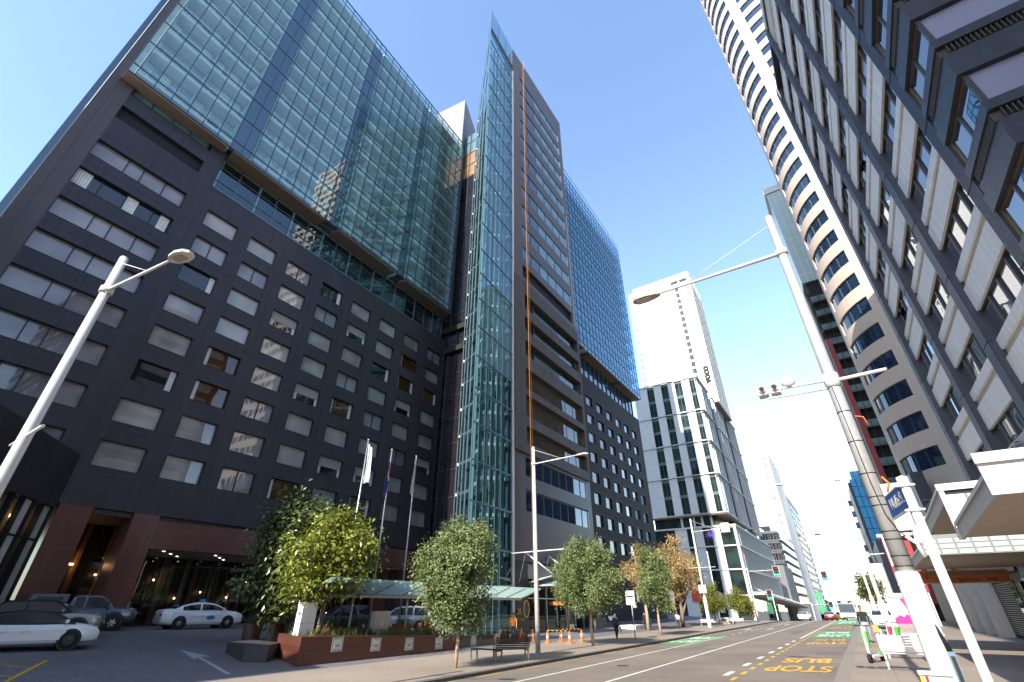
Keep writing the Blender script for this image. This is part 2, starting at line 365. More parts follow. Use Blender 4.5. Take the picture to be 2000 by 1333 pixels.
roadtext('BUS',-2.6,95,M_white,1.75,4); roadtext('LANE',-2.65,87,M_white,2.15,5)
roadtext('BUS',-11.8,45.6,M_white,1.5,2.8,0); roadtext('LANE',-11.8,41,M_white,1.7,3,0)
# asphalt patches and a service cover
M_patch=mat('asphalt_patch',(.125,.105,.088),.9,.2,30)
mark('road_patch',M_patch,[(-2.6,-1.5,29.5,31.6),(-9.6,-8.9,33,38),(-6.2,-5.5,52,60)],h=.0025)
b=MB(); b.lathe([(0.001,0),(.3,0)],(-9.2,22.3,zr(-9.2)+.006),20); struct(b.build('manhole_cover',mat('cast_iron',(.05,.048,.045),.6,.3,30)))
# forecourt markings on the slope
def fz(x): return min(.5,-.5+(-19.5-x)*.06)
M_fwhite=mat('shaded_white_paint',(.34,.35,.37),.7,.3,12)  # dim grey-blue puts the forecourt shade into the arrow's white
b=MB()
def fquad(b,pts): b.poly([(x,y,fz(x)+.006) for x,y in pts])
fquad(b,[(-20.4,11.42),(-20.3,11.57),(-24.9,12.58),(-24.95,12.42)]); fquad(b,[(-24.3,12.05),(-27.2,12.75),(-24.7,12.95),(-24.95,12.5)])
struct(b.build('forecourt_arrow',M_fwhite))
b=MB()
def bar(a,c,wd):
    d=Vector((c[0]-a[0],c[1]-a[1],0)).normalized(); n=Vector((-d.y,d.x,0))*wd/2
    fquad(b,[(a[0]-n.x,a[1]-n.y),(c[0]-n.x,c[1]-n.y),(c[0]+n.x,c[1]+n.y),(a[0]+n.x,a[1]+n.y)])
bar((-26.8,7.8),(-20.4,4.6),.14); bar((-26.8,7.8),(-28.5,5.2),.09); bar((-25.2,7.0),(-28.2,5.6),.09); bar((-23.6,6.2),(-28,4.4),.09); bar((-22,5.4),(-27,2.9),.09)
struct(b.build('yellow_hatching',M_yel))
# ------------------------------------------------------------------ dark hotel block on the left (local frame: x out of the facade, y along it)
PH=math.atan(.035)
hotel=thing('hotel_building','long black hotel block with rows of small windows under a projecting green glass apartment front','building',(-38.685,0,0),PH)
def hl(X,Y):    # world -> hotel local
    x,y=X+38.685,Y; c,s=math.cos(PH),math.sin(PH); return (x*c+y*s,-x*s+y*c)
COLS=[9.25,13.3,17.4,21.6,25.85,30.2,34.45,38.95]; CW=2.85
ROWS=[11.4-1.78+3.03*k for k in range(8)]; RH=1.78
RIB=[11.5-1.72+3.04*k for k in range(8)]
b=MB()
D=-.32
# left zone with ribbon windows
b.box(D,.0,7.2,0,.95,40,2); b.box(D,-.6,5,0.02,-.002,79.2,2)
b.box(D,7.42,7.2,0,9.25,35.2)
zz=7.2
for z in RIB: b.box(D,.95,zz,0,7.42,z); zz=z+1.72
b.box(D,.95,zz,0,7.42,35.5); b.box(D,.95,37.0,0,7.42,38.5); b.box(D,7.42,35.2,0,8.75,40.); b.box(D,.95,39.85,0,7.42,40.)
# punched zone
edges=[9.25]+[c for C in COLS for c in (C,C+CW)]+[42.75]
for a,c in [(COLS[i]+CW,COLS[i+1]) for i in range(7)]+[(COLS[7]+CW,42.7)]: b.box(D,a,7.2,0,c,35.2)
for C in COLS:
    zz=7.2
    for z in ROWS: b.box(D,C,zz,0,C+CW,z); zz=z+RH
    b.box(D,C,zz,0,C+CW,35.2)
zz=1.0
for z in [ROWS[0]-6.06,ROWS[0]-3.03]+ROWS[:7]: b.box(D,42.7,zz,0,45.7,z); zz=z+RH
b.box(D,42.7,zz,0,45.7,35.2); b.box(D,45.7,1,0,47.5,35.2); b.box(0,42.3,1,.18,42.5,36,1)
wall=b.build('wall',[M_blackp,M_black,M_strip],hotel)
MB().box(-24,-.5,7.3,-.9,47.4,39.3).build('building_core',M_dark,hotel)
# window kinds: the frame carries its pane (and curtain) as children
def winmesh(w,h,pm,mull=(),curt=None,ret=.05,dep=.24):
    f=MB(); t=.06
    f.box(-dep,0,0,.02,w,t*.7); f.box(-dep,0,h-t,.02,w,h); f.box(-dep,0,t*.7,.02,t,h-t); f.box(-dep,w-t,t*.7,.02,w,h-t)
    for u in mull: f.box(-dep-.02,u-.03,t*.7,-dep+.07,u+.03,h-t)
    fo=f.build('window',M_black)
    po=MB().poly([(-dep,0.02,.02),(-dep,w-.02,.02),(-dep,w-.02,h-.02),(-dep,.02,h-.02)]).build('pane',pm,fo)
    if curt:
        for u0,u1 in curt:
            c=MB(); n=max(3,int((u1-u0)/.07)); pts=[( -dep+.012+.012*(i%2),u0+(u1-u0)*i/n) for i in range(n+1)]
            for p,q in zip(pts,pts[1:]): c.poly([(p[0],p[1],.05),(q[0],q[1],.05),(q[0],q[1],h-.1),(p[0],p[1],h-.1)])
            c.build('curtain',M_curt,fo)
    return fo
def place(proto,x,y,z,parent,used):
    if proto.name in used:
        c=copy_tree(proto,parent)
    else: c=proto; used.add(proto.name); c.parent=parent
    c.location=(x,y,z); return c
KIN={'b':winmesh(CW,RH,P_blind),'b2':winmesh(CW,RH,P_blind2,(1.42,)),'d':winmesh(CW,RH,P_room,(),[(2.35,2.75)]),'w':winmesh(CW,RH,P_warm,(),[(.08,.42)]),'wd':winmesh(CW,RH,P_warm,(),[(.08,.35),(2.4,2.76)])}
KIN['h']=winmesh(CW,RH,P_room,(),[(.06,.5),(2.5,2.78)])
MB().box(-.225,.05,RH*.45,-.205,CW-.05,RH-.06).build('blind',mat('roller_blind',(.34,.31,.29),.8,.05),KIN['h'])
special={(2,5):'h',(3,3):'h',(4,6):'h',(5,1):'h',(6,4):'h',(4,1):'h',(7,2):'h',(1,6):'b2',(2,7):'b2',(4,4):'b2',(6,2):'b2',(7,7):'b2',(5,5):'d',(3,7):'d',(0,2):'d',(1,2):'w',(1,3):'w',(0,5):'d',(2,2):'b2',(0,6):'b2',(4,3):'wd',(6,6):'w',(6,5):'wd',(7,5):'wd',(3,0):'w',(5,0):'wd',(5,3):'b2',(2,0):'b2',(3,6):'b2'}
used=set()
for i,C in enumerate(COLS):
    for k,z in enumerate(ROWS): place(KIN[special.get((i,k),'b')],0,C,z,hotel,used)
twin=winmesh(2.9,RH,P_teal,(1.45,)); 
for z in [ROWS[0]-6.06,ROWS[0]-3.03]+ROWS[:7]: place(twin,0,42.75,z,hotel,used)
rk=[winmesh(6.47,1.72,P_blind2,(2.2,3.3,4.9),None,dep=.31),winmesh(6.47,1.72,P_room,(1.6,3.2,5.1),[(.1,1.0),(3.2,4.0),(5.6,6.3)],dep=.31)]
for k,z in enumerate(RIB): place(rk[1 if k==6 else 0],0,.95,z,hotel,used)
b=MB().box(-3,.95,35.5,-.33,7.42,37.0); b.build('dark_slot',M_dark,hotel)
place(winmesh(6.2,1.3,P_teal,(1.5,3.1,4.6)),0,1.05,38.5,hotel,used)
# recessed glazed storey under the glass volume
f=MB()
for i in range(18): f.box(-.62,8.8+i*1.95,35.22,-.5,8.88+i*1.95,39.9)
for z in (36.5,38.1): f.box(-.6,8.8,z,-.52,42.2,z+.07)
f.box(-.9,8.75,35.02,.05,42.2,35.215)
sto=f.build('glazed_storey',M_mullT,hotel)
MB().poly([(-.58,8.8,35.22),(-.58,42.3,35.22),(-.58,42.3,39.9),(-.58,8.8,39.9)]).build('pane',glass('storey_glass',(.6,.72,.74),2.1,(.8,.95,1),.06,.4),sto)
b=MB(); b.box(-3.2,8.8,35.2,-3.0,42.3,39.5,0); 
for i in range(9): b.box(-3.0,10+i*3.9,35.25,-2.9,11.6+i*3.9,38.6,1); b.box(-3,9+i*3.9,35.2,-.7,9.12+i*3.9,39.5,2)
b.box(-3,8.8,39.3,-.65,42.3,39.45,2)
b.build('storey_room',[M_back,M_curt,M_ceil],sto)
b=MB()
for i in range(14): b.ball((-1.6,11+i*2.3,39.2),.07,0,6)
b.build('downlight',M_lightw,sto)
# glass volume
BAYS=[(.45,8.5,6),(10.55,19.5,6),(21.5,31.0,6),(32.5,41.8,6)]
GX=1.0; Z0,ZT=39.5,78.4; FL=[40.66+3.33*k for k in range(12)]
cw=MB(); 
def gpan(y0,y1,z0,z1): cw.poly([(GX,y0,z0),(GX,y1,z0),(GX,y1,z1),(GX,y0,z1)])
gpan(-.05,42.0,Z0,ZT); cw.poly([(GX,42.0,Z0),(-4,42.0,Z0),(-4,42.0,ZT),(GX,42.0,ZT)])
cwo=cw.build('curtain_wall',G_cw,hotel)
mu=MB()
ys=[-.05]
for a,c,n in BAYS: ys+=[a+(c-a)*i/n for i in range(n+1)]
ys+=[9.5,20.5,31.75,42.0]
for y in ys: mu.box(GX-.05,y-.035,Z0,GX+.07,y+.035,ZT)
for k,z in enumerate(FL): mu.box(GX-.04,-.05,z-.04,GX+.05,42.0,z+.04)
for z in (Z0+.03,ZT-.05): mu.box(GX-.06,-.08,z-.05,GX+.09,42.05,z+.05)
for x in (0,-1.3,-2.6): mu.box(x-.04,41.95,Z0,x+.04,42.07,ZT)
for z in FL: mu.box(-4,41.96,z-.04,GX,42.06,z+.04)
mu.build('mullion_grid',M_mull,cwo)
for k,z in enumerate(FL[:-1]+[77.3]):
    s=MB()
    for a,c,n in BAYS:
        s.box(-.5,a,z-.40,.62,c,z-.06,0); s.box(.621,a+.05,z-.40,.78,c-.05,z-.06,1)
        s.box(.45,a+.1,z+.98,.50,c-.1,z+1.03,1)
        for i in range(1,2*n,3): s.box(.46,a+(c-a)*i/(2*n)-.02,z-.1,.49,a+(c-a)*i/(2*n)+.02,z+1.0,1)
    s.build('floor_slab',[M_ceil,M_slabw],cwo)
b=MB(); c=MB(); rnd=random.Random(3)
for a,e,n in BAYS:
    b.box(-.9,a,Z0,-.51,e,77,0)
    b.box(-.5,a,Z0,.6,a+.12,77,1); b.box(-.5,e-.12,Z0,.6,e,77,1)
    m=(a+e)/2; b.box(-.5,m-.06,Z0,.3,m+.06,77,1)
    for z in FL[:-1]:
        for i in range(n):
            y=a+(e-a)*i/n
            if rnd.random()<.7: c.box(-.5,y+.1,z-.05,-.45,y+.25+rnd.random()*1.0,z+2.6)
        if rnd.random()<.5:
            y=a+rnd.random()*(e-a-1.2); b.box(-.3,y,z-.1,.2,y+.9,z+.6+rnd.random()*.4,2+rnd.randrange(2))
b.build('balcony_room',[M_back,mat('partition',(.40,.44,.45),.8,.05),mat('furniture_dark',(.05,.045,.04),.7,.1),mat('furniture_pale',(.6,.6,.58),.7,.1)],cwo)
c.build('curtain',M_curt,cwo)
for y0,y1 in ((8.6,10.45),(19.6,21.4),(31.1,32.4)):
    s=MB(); s.box(.3,y0,Z0+.2,.55,y1,77.2); s.build('louvre_panel',M_navy,cwo)
s=MB()
for y0,y1 in ((-.05,8.3),(8.9,19.4),(21.3,30.3),(32.4,41.9)): s.box(-1.5,y0,Z0-.18,GX+.02,y1,Z0-.04)
s.build('soffit',M_soffit,cwo)
MB().box(-24,-.5,39.6,-.92,42,77.2).build('upper_core',M_back,hotel)
s=MB()
for i,x in enumerate((-.35,-.9,-1.5)): s.box(x-.25,-.75-.12*i,12,x,-.62,80.5-.4*i)
s.build('side_fin',P_blue,hotel)
# entrance level: granite columns, curved granite canopy, dark glazed lobby
for (y0,y1) in ((8.75,10.45),(12.75,14.3)):
    MB().box(-1.6,y0,-.6,.1,y1,7.18).build('column',M_granite,hotel)
arc=[]
for i in range(25):
    t=i/24; y=14.31+t*28; arc.append((1.9*math.sin(min(1,t*1.6)*math.pi/2)*(1 if t<.62 else max(0,1-((t-.62)/.38)**2)),y))
s=MB()
for p,q in zip(arc,arc[1:]): s.hexa([(-1.2,p[1],5.1),(p[0]+.1,p[1],5.1),(q[0]+.1,q[1],5.1),(-1.2,q[1],5.1)],[(-1.2,p[1],6.85),(p[0]+.1,p[1],6.85),(q[0]+.1,q[1],6.85),(-1.2,q[1],6.85)])
can=s.build('entrance_canopy',M_granite,hotel)
s=MB()
for p,q in zip(arc,arc[1:]): s.poly([(-6,p[1],5.07),(p[0]-.2,p[1],5.07),(q[0]-.2,q[1],5.07),(-6,q[1],5.07)])
s.build('soffit',mat('pale_soffit',(.35,.34,.34),.7,.05),can)
s=MB()
for i in range(22): s.lathe([(.001,0),(.09,0)],(-.4-1.6*(i%3),15.5+i*1.2,5.05),8)
s.build('downlight',M_lightc,can)
s=MB(); s.box(-7.2,8.5,-.6,-6.0,47,7.3,0)
for i in range(46):
    y=9.2+i*.82
    if i%5 in(1,3): s.box(-6,y,.0,-5.75,y+.35,6.9,1)
    elif i%5==4: s.box(-6,y,.0,-5.85,y+.28,6.9,2)
lob=s.build('lobby_wall',[mat('lobby_dark',(.03,.025,.022),.6,.2),mat('lobby_drape',(.30,.27,.23),.8,.2,2),mat('lobby_timber',(.28,.13,.05),.5,.2,2)],hotel)
MB().poly([(-5.2,8.6,-.3),(-5.2,42,-.3),(-5.2,42,7.1),(-5.2,8.6,7.1)]).build('pane',glass('lobby_glass',(.55,.5,.45),1.6,(1,1,1),.02,.5),lob)
s=MB()
for i in range(16): s.box(-5.25,9+i*2.1,-.3,-5.15,9.07+i*2.1,7.1)
s.build('lobby_frame',M_black,lob)
s=MB()
for i in range(16): s.ball((-5.7,10+i*1.9+rnd.random(),2.2+rnd.random()*3.2),.06,0,6)
s.box(-5.6,11.2,4.2,-5.5,12.4,4.3)
s.build('lobby_lamp',M_lightw,lob)
MB().box(-6.5,8.5,6.9,-.33,42.3,7.19).build('overhang_soffit',mat('dark_soffit',(.10,.095,.09),.7,.1),hotel)
s=MB(); s.box(-1.5,36,-.6,-.1,42.6,5.05,0); s.box(-.1,37,-.5,.02,38.2,5.0,1); s.build('granite_wall',[M_granite,M_dark],hotel)
# restaurant wing at the near left corner
A=hl(-38.9,8.62); B2=hl(-29.5,1.8); C2=hl(-34,-3.5); D2=hl(-46,2)
wing=MB().prism([D2,C2,B2,A],6.9,10.1).build('restaurant_wing',M_blackp,hotel)
MB().prism([(D2[0],D2[1]),(C2[0]-.4,C2[1]),(B2[0]-.9,B2[1]+.1),(A[0]-.75,A[1]-.3)],.2,6.85).build('wing_room',mat('wing_interior',(.45,.36,.26),.8,.3,.8),wing)
a,c=Vector((A[0]-.1,A[1]-.15,0)),Vector((B2[0]-.15,B2[1]-.1,0)); d=(c-a).normalized(); n=Vector((-d.y,d.x,0))
if n.x<0: n=-n
s=MB(); L=(c-a).length; k=0; t=0
fr=MB(); wl=MB()
while t<L-.5:
    p=a+d*t; q=p+d*.13; 
    fr.hexa([tuple(p-n*.15)[:2]+(.1,),tuple(p+n*.12)[:2]+(.1,),tuple(q+n*.12)[:2]+(.1,),tuple(q-n*.15)[:2]+(.1,)],[tuple(p-n*.15)[:2]+(6.9,),tuple(p+n*.12)[:2]+(6.9,),tuple(q+n*.12)[:2]+(6.9,),tuple(q-n*.15)[:2]+(6.9,)])
    if k in (0,2):
        p=q+d*.05; q=p+d*.75; p2,q2=p-n*.1,q-n*.1
        wl.hexa([tuple(p2)[:2]+(.1,),tuple(p)[:2]+(.1,),tuple(q)[:2]+(.1,),tuple(q2)[:2]+(.1,)],[tuple(p2)[:2]+(6.85,),tuple(p)[:2]+(6.85,),tuple(q)[:2]+(6.85,),tuple(q2)[:2]+(6.85,)])
    k+=1; t+=1.05
for z in (.9,5.0):
    p,q=a-n*.05,c-n*.05; p2,q2=p+n*.1,q+n*.1
    fr.hexa([tuple(v)[:2]+(z,) for v in(p,p2,q2,q)],[tuple(v)[:2]+(z+.1,) for v in(p,p2,q2,q)])
fr.build('window_frame',M_black,wing); wl.build('white_blade',M_wpan,wing)
s=MB(); s.poly([tuple(v)[:2]+(z,) for v,z in((a,.2),(c,.2),(c,6.85),(a,6.85))]); s.build('pane',G_clear,wing)
s=MB()
for i in range(5): p=a+d*(1.2+i*1.4)-n*.5; s.ball((p.x,p.y,6.0),.1,0,6)
s.build('lamp',M_lightw,wing)
# rooftop plant box behind the block
t=tag(MB().prism([(-39.2,41.3),(-42.3,49.2),(-51,47.5),(-47.5,40.2)],68,92).build('plant_house',mat('plant_panel',(.17,.16,.17),.5,.05,2,lines=(0,1.0,0,1,1.0,0,.02,.8))),'pale grey box shaped plant room above the roof beside the pointed tower','plant room')
# ------------------------------------------------------------------ brown tower with the pointed glass prow
tower=thing('tower_building','tall brown panelled tower with ribbon windows and a sharp pointed glass prow','building',(-24,36,0))
TX=-24.; TY=36.
def tb(mb): return mb           # world coordinates minus the tower origin
class TM(MB):
    def build(s,name,mats,parent=None,**k):
        s.v=[(x+24.,y-36.,z) for x,y,z in s.v]; return MB.build(s,name,mats,parent,**k)
RT=[80.8-3.83*k for k in range(11)]; HT=1.9
SL=[(31.0,38.6)]+[]
y0,y1,ya,yb=36.1,53.2,38.3,51.9
b=TM(); D=TX-.4
b.box(D,y0,37.5,TX,ya,86.3); b.box(D,yb,37.5,TX,y1,86.3)
zz=39.4
for zt in RT[::-1]: b.box(D,ya,zz,TX,yb,zt-HT); zz=zt
b.box(D,ya,zz,TX,yb,86.3); b.prism([(D,y0+.1),(D,y1-.1),(-34.2,y1-.1),(-34.2,40.6)],37.5,86.2,1)
b.build('wall',[M_brown,M_dark],tower)
SB=[(34.7,32.7),(31.4,29.6),(28.2,26.3),(24.6,22.2),(21.4,19.0),(17.9,16.1),(14.7,12.8),(11.5,9.5)]
b=TM(); X2=TX+.22
b.box(D,y0+.1,15,X2,ya,36.6); b.box(D,yb+.6,15,X2,y1-.2,36.6)
zz=36.6
for t,l in SB[:6]: b.box(D,ya,t,X2,yb+.6,zz); zz=l
b.box(D,ya,15.0,X2,yb+.6,zz); b.build('stone_cladding',M_stone,tower)
b=TM(); b.box(D,y0,36.6,TX,y1,37.5); b.build('string_course',M_brown,tower)
b=TM(); b.box(D,y0,5.2,TX,ya,15.0); b.box(D,yb+.3,5.2,TX,y1,15)
zz=15.0
for t,l in SB[6:]: b.box(D,ya,t,TX,yb+.3,zz); zz=l
b.box(D,ya,5.2,TX,yb+.3,zz); b.build('lower_wall',M_brown,tower)
def ribbon(w,h,n,pm,jamb=.16):
    f=MB(); f.box(-.14,0,0,-.02,.05,h); 
    for i in range(1,n): f.box(-.13,w*i/n-.04,.05,-.04,w*i/n+.04,h-.05)
    f.box(-.14,0,0,-.03,w,.05); f.box(-.14,0,h-.05,-.03,w,h)
    o=f.build('window',M_mull); 
    p=MB()
    for i in range(n):
        e=random.uniform(-.012,.012); p.add([(-.09+e,w*i/n,.03),(-.09-e,w*(i+1)/n,.03),(-.09-e,w*(i+1)/n,h-.03),(-.09+e,w*i/n,h-.03)],[(0,1,2,3)],0 if i in pm else 1)
    p.build('pane',[P_navy,P_teal],o)
    MB().box(-.3,w-jamb,.0,.0,w-.01,h).build('jamb',mat('sunlit_jamb',(.55,.50,.47),.5,.05),o)  # pale colour stands in for sunlight on the brown jamb
    return o
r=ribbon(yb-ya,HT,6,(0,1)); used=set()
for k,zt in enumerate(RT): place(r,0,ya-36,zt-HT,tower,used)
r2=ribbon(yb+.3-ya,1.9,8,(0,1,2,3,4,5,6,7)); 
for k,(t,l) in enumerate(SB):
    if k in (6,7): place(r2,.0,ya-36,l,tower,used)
b=TM(); 
for t,l in SB[:3]: b.box(D-2.5,ya,l-.1,D-.02,yb+.6,t+.1,0)
b.box(D-2,ya,36.9,D-.02,yb,39.3,0)
b.build('open_gallery',[M_dark],tower)
for t,l in SB[:3]:
    b=TM(); b.poly([(D+.02,ya+2.9,l),(D+.02,yb+.5,l),(D+.02,yb+.5,t),(D+.02,ya+2.9,t)],0); b.box(D-.05,ya+2.7,l,D+.1,ya+2.95,t,1); b.build('gallery_glazing',[P_green,M_mull],tower)
for t,l in SB[3:6]:
    b=TM()
    for i in range(7): b.poly([(D+.05,ya+i*2.03,l),(D+.05,ya+(i+1)*2.03,l),(D+.05,ya+(i+1)*2.03,t),(D+.05,ya+i*2.03,t)],0); b.box(D,ya+i*2.03-.025,l,D+.09,ya+i*2.03+.025,t,1)
    b.build('window',[P_tan,M_brown],tower)
b=TM(); b.box(TX-.05,y0-.12,0,TX+.12,y0+.02,79.5); b.box(TX-.05,y1-.55,37.5,TX+.03,y1-.48,60); b.build('edge_strip',mat('pale_edge',(.78,.72,.68),.35,.04,metal=.2),tower)
# prow
A=Vector((-23.5,29.1,0)); B=Vector((-24.05,36.05,0)); C=Vector((-34.5,40.1,0)); TZ=86.3
levels=[-.3]+[2.5+3.25*i for i in range(11)]+[38.8+3.83*i for i in range(12)]
def P(v,z): return (v.x,v.y,z)
b=TM(); b.poly([P(A,-.4),P(B,-.4),P(B,TZ),P(A,TZ)]); b.poly([P(C,-.4),P(A,-.4),P(A,TZ),P(C,TZ-2)])
prow=b.build('glass_prow',G_prow,tower)
b=TM(); 
def edgebar(p,q,w,n,z0,z1):
    d=(q-p).normalized(); n2=Vector((d.y,-d.x,0)); 
    if n2.x<0 and n: n2=-n2
    b.hexa([P(p-n2*.04,z0),P(p+n2*w,z0),P(q+n2*w,z0),P(q-n2*.04,z0)],[P(p-n2*.04,z1),P(p+n2*w,z1),P(q+n2*w,z1),P(q-n2*.04,z1)])
for z in levels: edgebar(A,B,.06,1,z-.06,z+.06); 
for z in levels[::2]: edgebar(C,A,.04,0,z-.04,z+.04)
for i in range(4):
    p=A.lerp(B,i/3); b.box(p.x-.05,p.y-.04,-.3,p.x+.05,p.y+.04,TZ)
for i in range(1,5):
    p=A.lerp(C,i/4); b.box(p.x-.05,p.y-.05,-.3,p.x+.05,p.y+.05,TZ-2*i/4)
b.build('mullion',M_mullT,prow)
b=TM()
for i in range(1,7):
    for q,fr in ((A.lerp(B,i/7),.0),):
        b.box(q.x-.75,q.y-.045,-.3,q.x-.35,q.y+.045,78.5,0)
for z in levels[1:-1]:
    b.prism([(B.x-.4,B.y),(C.x+1.2,C.y-1.3),(-31,38),(-26.3,34.2)],z-.3,z,1)
    b.tube([(-24.2,31.5,z),(-24.2,35.7,z+.2)],.05,5,1)
b.build('glass_fin',[mat('fin_glass',(.30,.38,.38),.2,.05,coat=.5),M_ceil,M_wsteel],prow)
b=TM(); b.hexa([P(A+Vector((-.3,.4,0)),80.2),P(A+Vector((.0,.3,0)),80.2),P(B+Vector((.05,0,0)),80.2),P(B+Vector((-.6,0,0)),80.2)],[P(A+Vector((-.3,.4,0)),81.2),P(A+Vector((.0,.3,0)),81.2),P(B+Vector((.05,0,0)),81.2),P(B+Vector((-.6,0,0)),81.2)])
b.build('dark_beam',M_black,prow)
b=TM(); b.poly([(-24.4,36.05,0),(-34.0,40.2,0),(-34.0,40.2,79),(-24.4,36.05,79)])
for k in range(20): b.hexa([(-27+.2*0,36.6,2+k*3.9),(-26.7,36.6,2+k*3.9),(-25.0,36.05,2+k*3.9),(-25.4,36.1,2+k*3.9)],[(-27,36.6,5+k*3.9),(-26.7,36.6,5+k*3.9),(-25,36.05,5+k*3.9),(-25.4,36.1,5+k*3.9)],1)
b.build('inner_wall',[mat('prow_inner',(.07,.13,.17),.5,.3,.5),mat('lift_shaft_panel',(.28,.26,.24),.5,.2,.5)],prow)
# recessed face that closes the gap to the black block
b=TM(); b.box(-42,42.9,0,-33,43.4,69.5,0); b.box(-42,42.95,69.5,-33,43.4,77,1); b.box(-42,43.0,77,-33,43.4,82,2)
rw=b.build('recess_wall',[pane('pane_smoked',(.016,.013,.016),1.7,.03,.04),pane('pane_bronze',(.30,.19,.11),2.0,.05,.06,.4,.4),P_teal],tower)
b=TM()
for i in range(6): b.box(-41.3+i*1.5,42.8,0,-41.22+i*1.5,42.9,82)
for k in range(24): b.box(-42,42.82,3+k*3.33,-33,42.9,3.06+k*3.33)
b.build('mullion_grid',M_mull,rw)
b=TM(); b.box(-41,42.3,36.5,-34.5,42.9,37.3); b.box(-41,42.3,33,-34.5,42.9,33.8); b.build('link_beam',M_black,rw)
b=TM(); b.prism([(-26.5,37.4),(-26.5,53),(-34.2,53),(-34.2,40.6)],0,37.4); b.build('core',M_dark,tower)
# ground floor of the tower
b=TM(); b.box(-25.2,36.2,-.6,-24.1,38.6,5.2,0); b.box(-25.2,52,-.6,-24,53.2,5.2,0); b.box(-26.4,38.6,-.6,-26,52,5.2,1)
b.build('base_wall',[mat('dark_slate',(.03,.028,.028),.4,.2,3),M_dark],tower)
b=TM()
for i in range(7):
    y=38.7+i*1.9; b.poly([(-24.6,y,-.5),(-24.6,y+1.9,-.5),(-24.6,y+1.9,4.9),(-24.6,y,4.9)],0); b.box(-24.66,y-.05,-.5,-24.5,y+.05,5,1)
b.box(-24.66,38.7,2.3,-24.52,52,2.4,1); b.box(-24.64,38.65,3.9,-24.45,52,5.1,2)
b.build('shopfront',[P_shop,M_alu,M_wpan],tower)
M_gold=mat('gold_lettering',(.62,.36,.10),.35,.05,metal=.8)
t=text_mb('26',.62,M_gold,'street_number',tower,.02); t.location=(.02,.95,1.35); t.rotation_euler=(R(90),0,R(90))
t=text_mb('ALBERT STREET',.22,M_gold,'street_name',tower,.02); t.location=(.02,.95,.78); t.rotation_euler=(R(90),0,R(90))
b=TM(); pts=[(-23.86,37.9+.42*math.cos(a),1.55+.62*math.sin(a)) for a in [2*math.pi*i/20 for i in range(21)]]; b.tube(pts,.024,6); b.build('ring_lamp',mat('ring_gold',(.55,.30,.05),.4,0,emit=.12),tower)
t=text_mb('THE ALBERT',.42,mat('orange_lettering',(.75,.25,.06),.4,.05,emit=.5),'shop_sign',tower,.03); t.location=(-.4,8.6,1.95); t.rotation_euler=(R(90),0,R(90))
# ropes hanging from the tower roof
b=MB()
for x,y,n in ((-23.45,38.5,0),(-23.45,38.85,1)): b.tube([(x,y,86.2 if n else 84),(x,y-.02,60),(x+.04,y-.05,30),(x+.02,y-.06,2.0)],.03,6)
tag(b.build('access_rope',mat('orange_rope',(.50,.19,.02),.7,.1)),'orange abseiling ropes hanging down the full height of the brown tower','rope')

# ------------------------------------------------------------------ right hand wing of the hotel
wing2=thing('hotel_wing','black wing with square windows and blue glass upper half right of the pointed tower','building',(-27.7,53.3,0))
class WM(MB):
    def build(s,name,mats,parent=None,**k):
        s.v=[(x+27.7,y-53.3,z) for x,y,z in s.v]; return MB.build(s,name,mats,parent,**k)
WX=-27.7; WC=[54.4+4.05*i for i in range(8)]; WR=[2.2+3.03*k for k in range(10)]; ww=2.6
b=WM(); D=WX-.32; ed=53.3
for C in WC:
    b.box(D,ed,-1.5,WX,C,34.6); zz=-1.5
    for z in WR: b.box(D,C,zz,WX,C+ww,z); zz=z+RH
    b.box(D,C,zz,WX,C+ww,34.6); ed=C+ww
b.box(D,ed,-1.5,WX,88,34.6); b.box(-45,87.7,-2,D,88,34.6)
b.build('wall',[mat('charcoal_panel_wing',(.022,.019,.022),.75,.1,3,lines=(1,4.05,1.0,2,3.03,.6,.03,.4),streak=.12)],wing2)
KW=[winmesh(ww,RH,P_tan),winmesh(ww,RH,P_room),winmesh(ww,RH,P_mir),winmesh(ww,RH,P_blind2)]
used=set(); rnd=random.Random(5)
for i,C in enumerate(WC):
    for k,z in enumerate(WR):
        if i>=6: q=2
        elif i==5: q=3 if k%2 else 2
        else: q=rnd.choice((0,0,1,0,3))
        place(KW[q],0,C-53.3,z,wing2,used)
for o in KW:
    if o.parent is None: bpy.data.objects.remove(o)
GW=-27.0; ZB,ZTT=39.2,80.0
b=WM(); b.poly([(GW,53.3,ZB),(GW,89,ZB),(GW,89,ZTT),(GW,53.3,ZTT)]); b.poly([(GW,89,ZB),(-36,89,ZB),(-36,89,ZTT),(GW,89,ZTT)])
cw2=b.build('curtain_wall',glass('wing_glass',(.45,.70,.80),2.6,(.62,.85,1),.05,.3),wing2)
b=WM()
for i in range(25): b.box(GW-.05,53.3+i*1.49-.035,ZB,GW+.06,53.3+i*1.49+.035,ZTT)
for k in range(13): b.box(GW-.05,53.3,ZB+.9+k*3.33,GW+.06,89.05,ZB+1.0+k*3.33); b.box(GW-.05,53.3,ZB+2.4+k*3.33,GW+.05,89.05,ZB+2.45+k*3.33)
for x in (-29,-31,-33): b.box(x,88.9,ZB,x+.08,89.1,ZTT)
b.build('mullion_grid',M_mull,cw2)
b=WM()
for k in range(12): b.box(-33,53.4,ZB+.6+k*3.33,GW-.3,88.8,ZB+.9+k*3.33,0); b.box(GW-.29,53.4,ZB+.6+k*3.33,GW-.15,88.8,ZB+.8+k*3.33,1)
for i in range(7): b.box(-33,55+i*5.2,ZB,GW-.5,55.15+i*5.2,ZTT-2,2)
b.box(-33.3,53.4,ZB,-31,88.7,ZTT-1.5,2); b.build('floor_slab',[M_ceil,M_slabw,mat('wing_partition',(.16,.30,.40),.6,.2,1)],cw2)
b=WM()
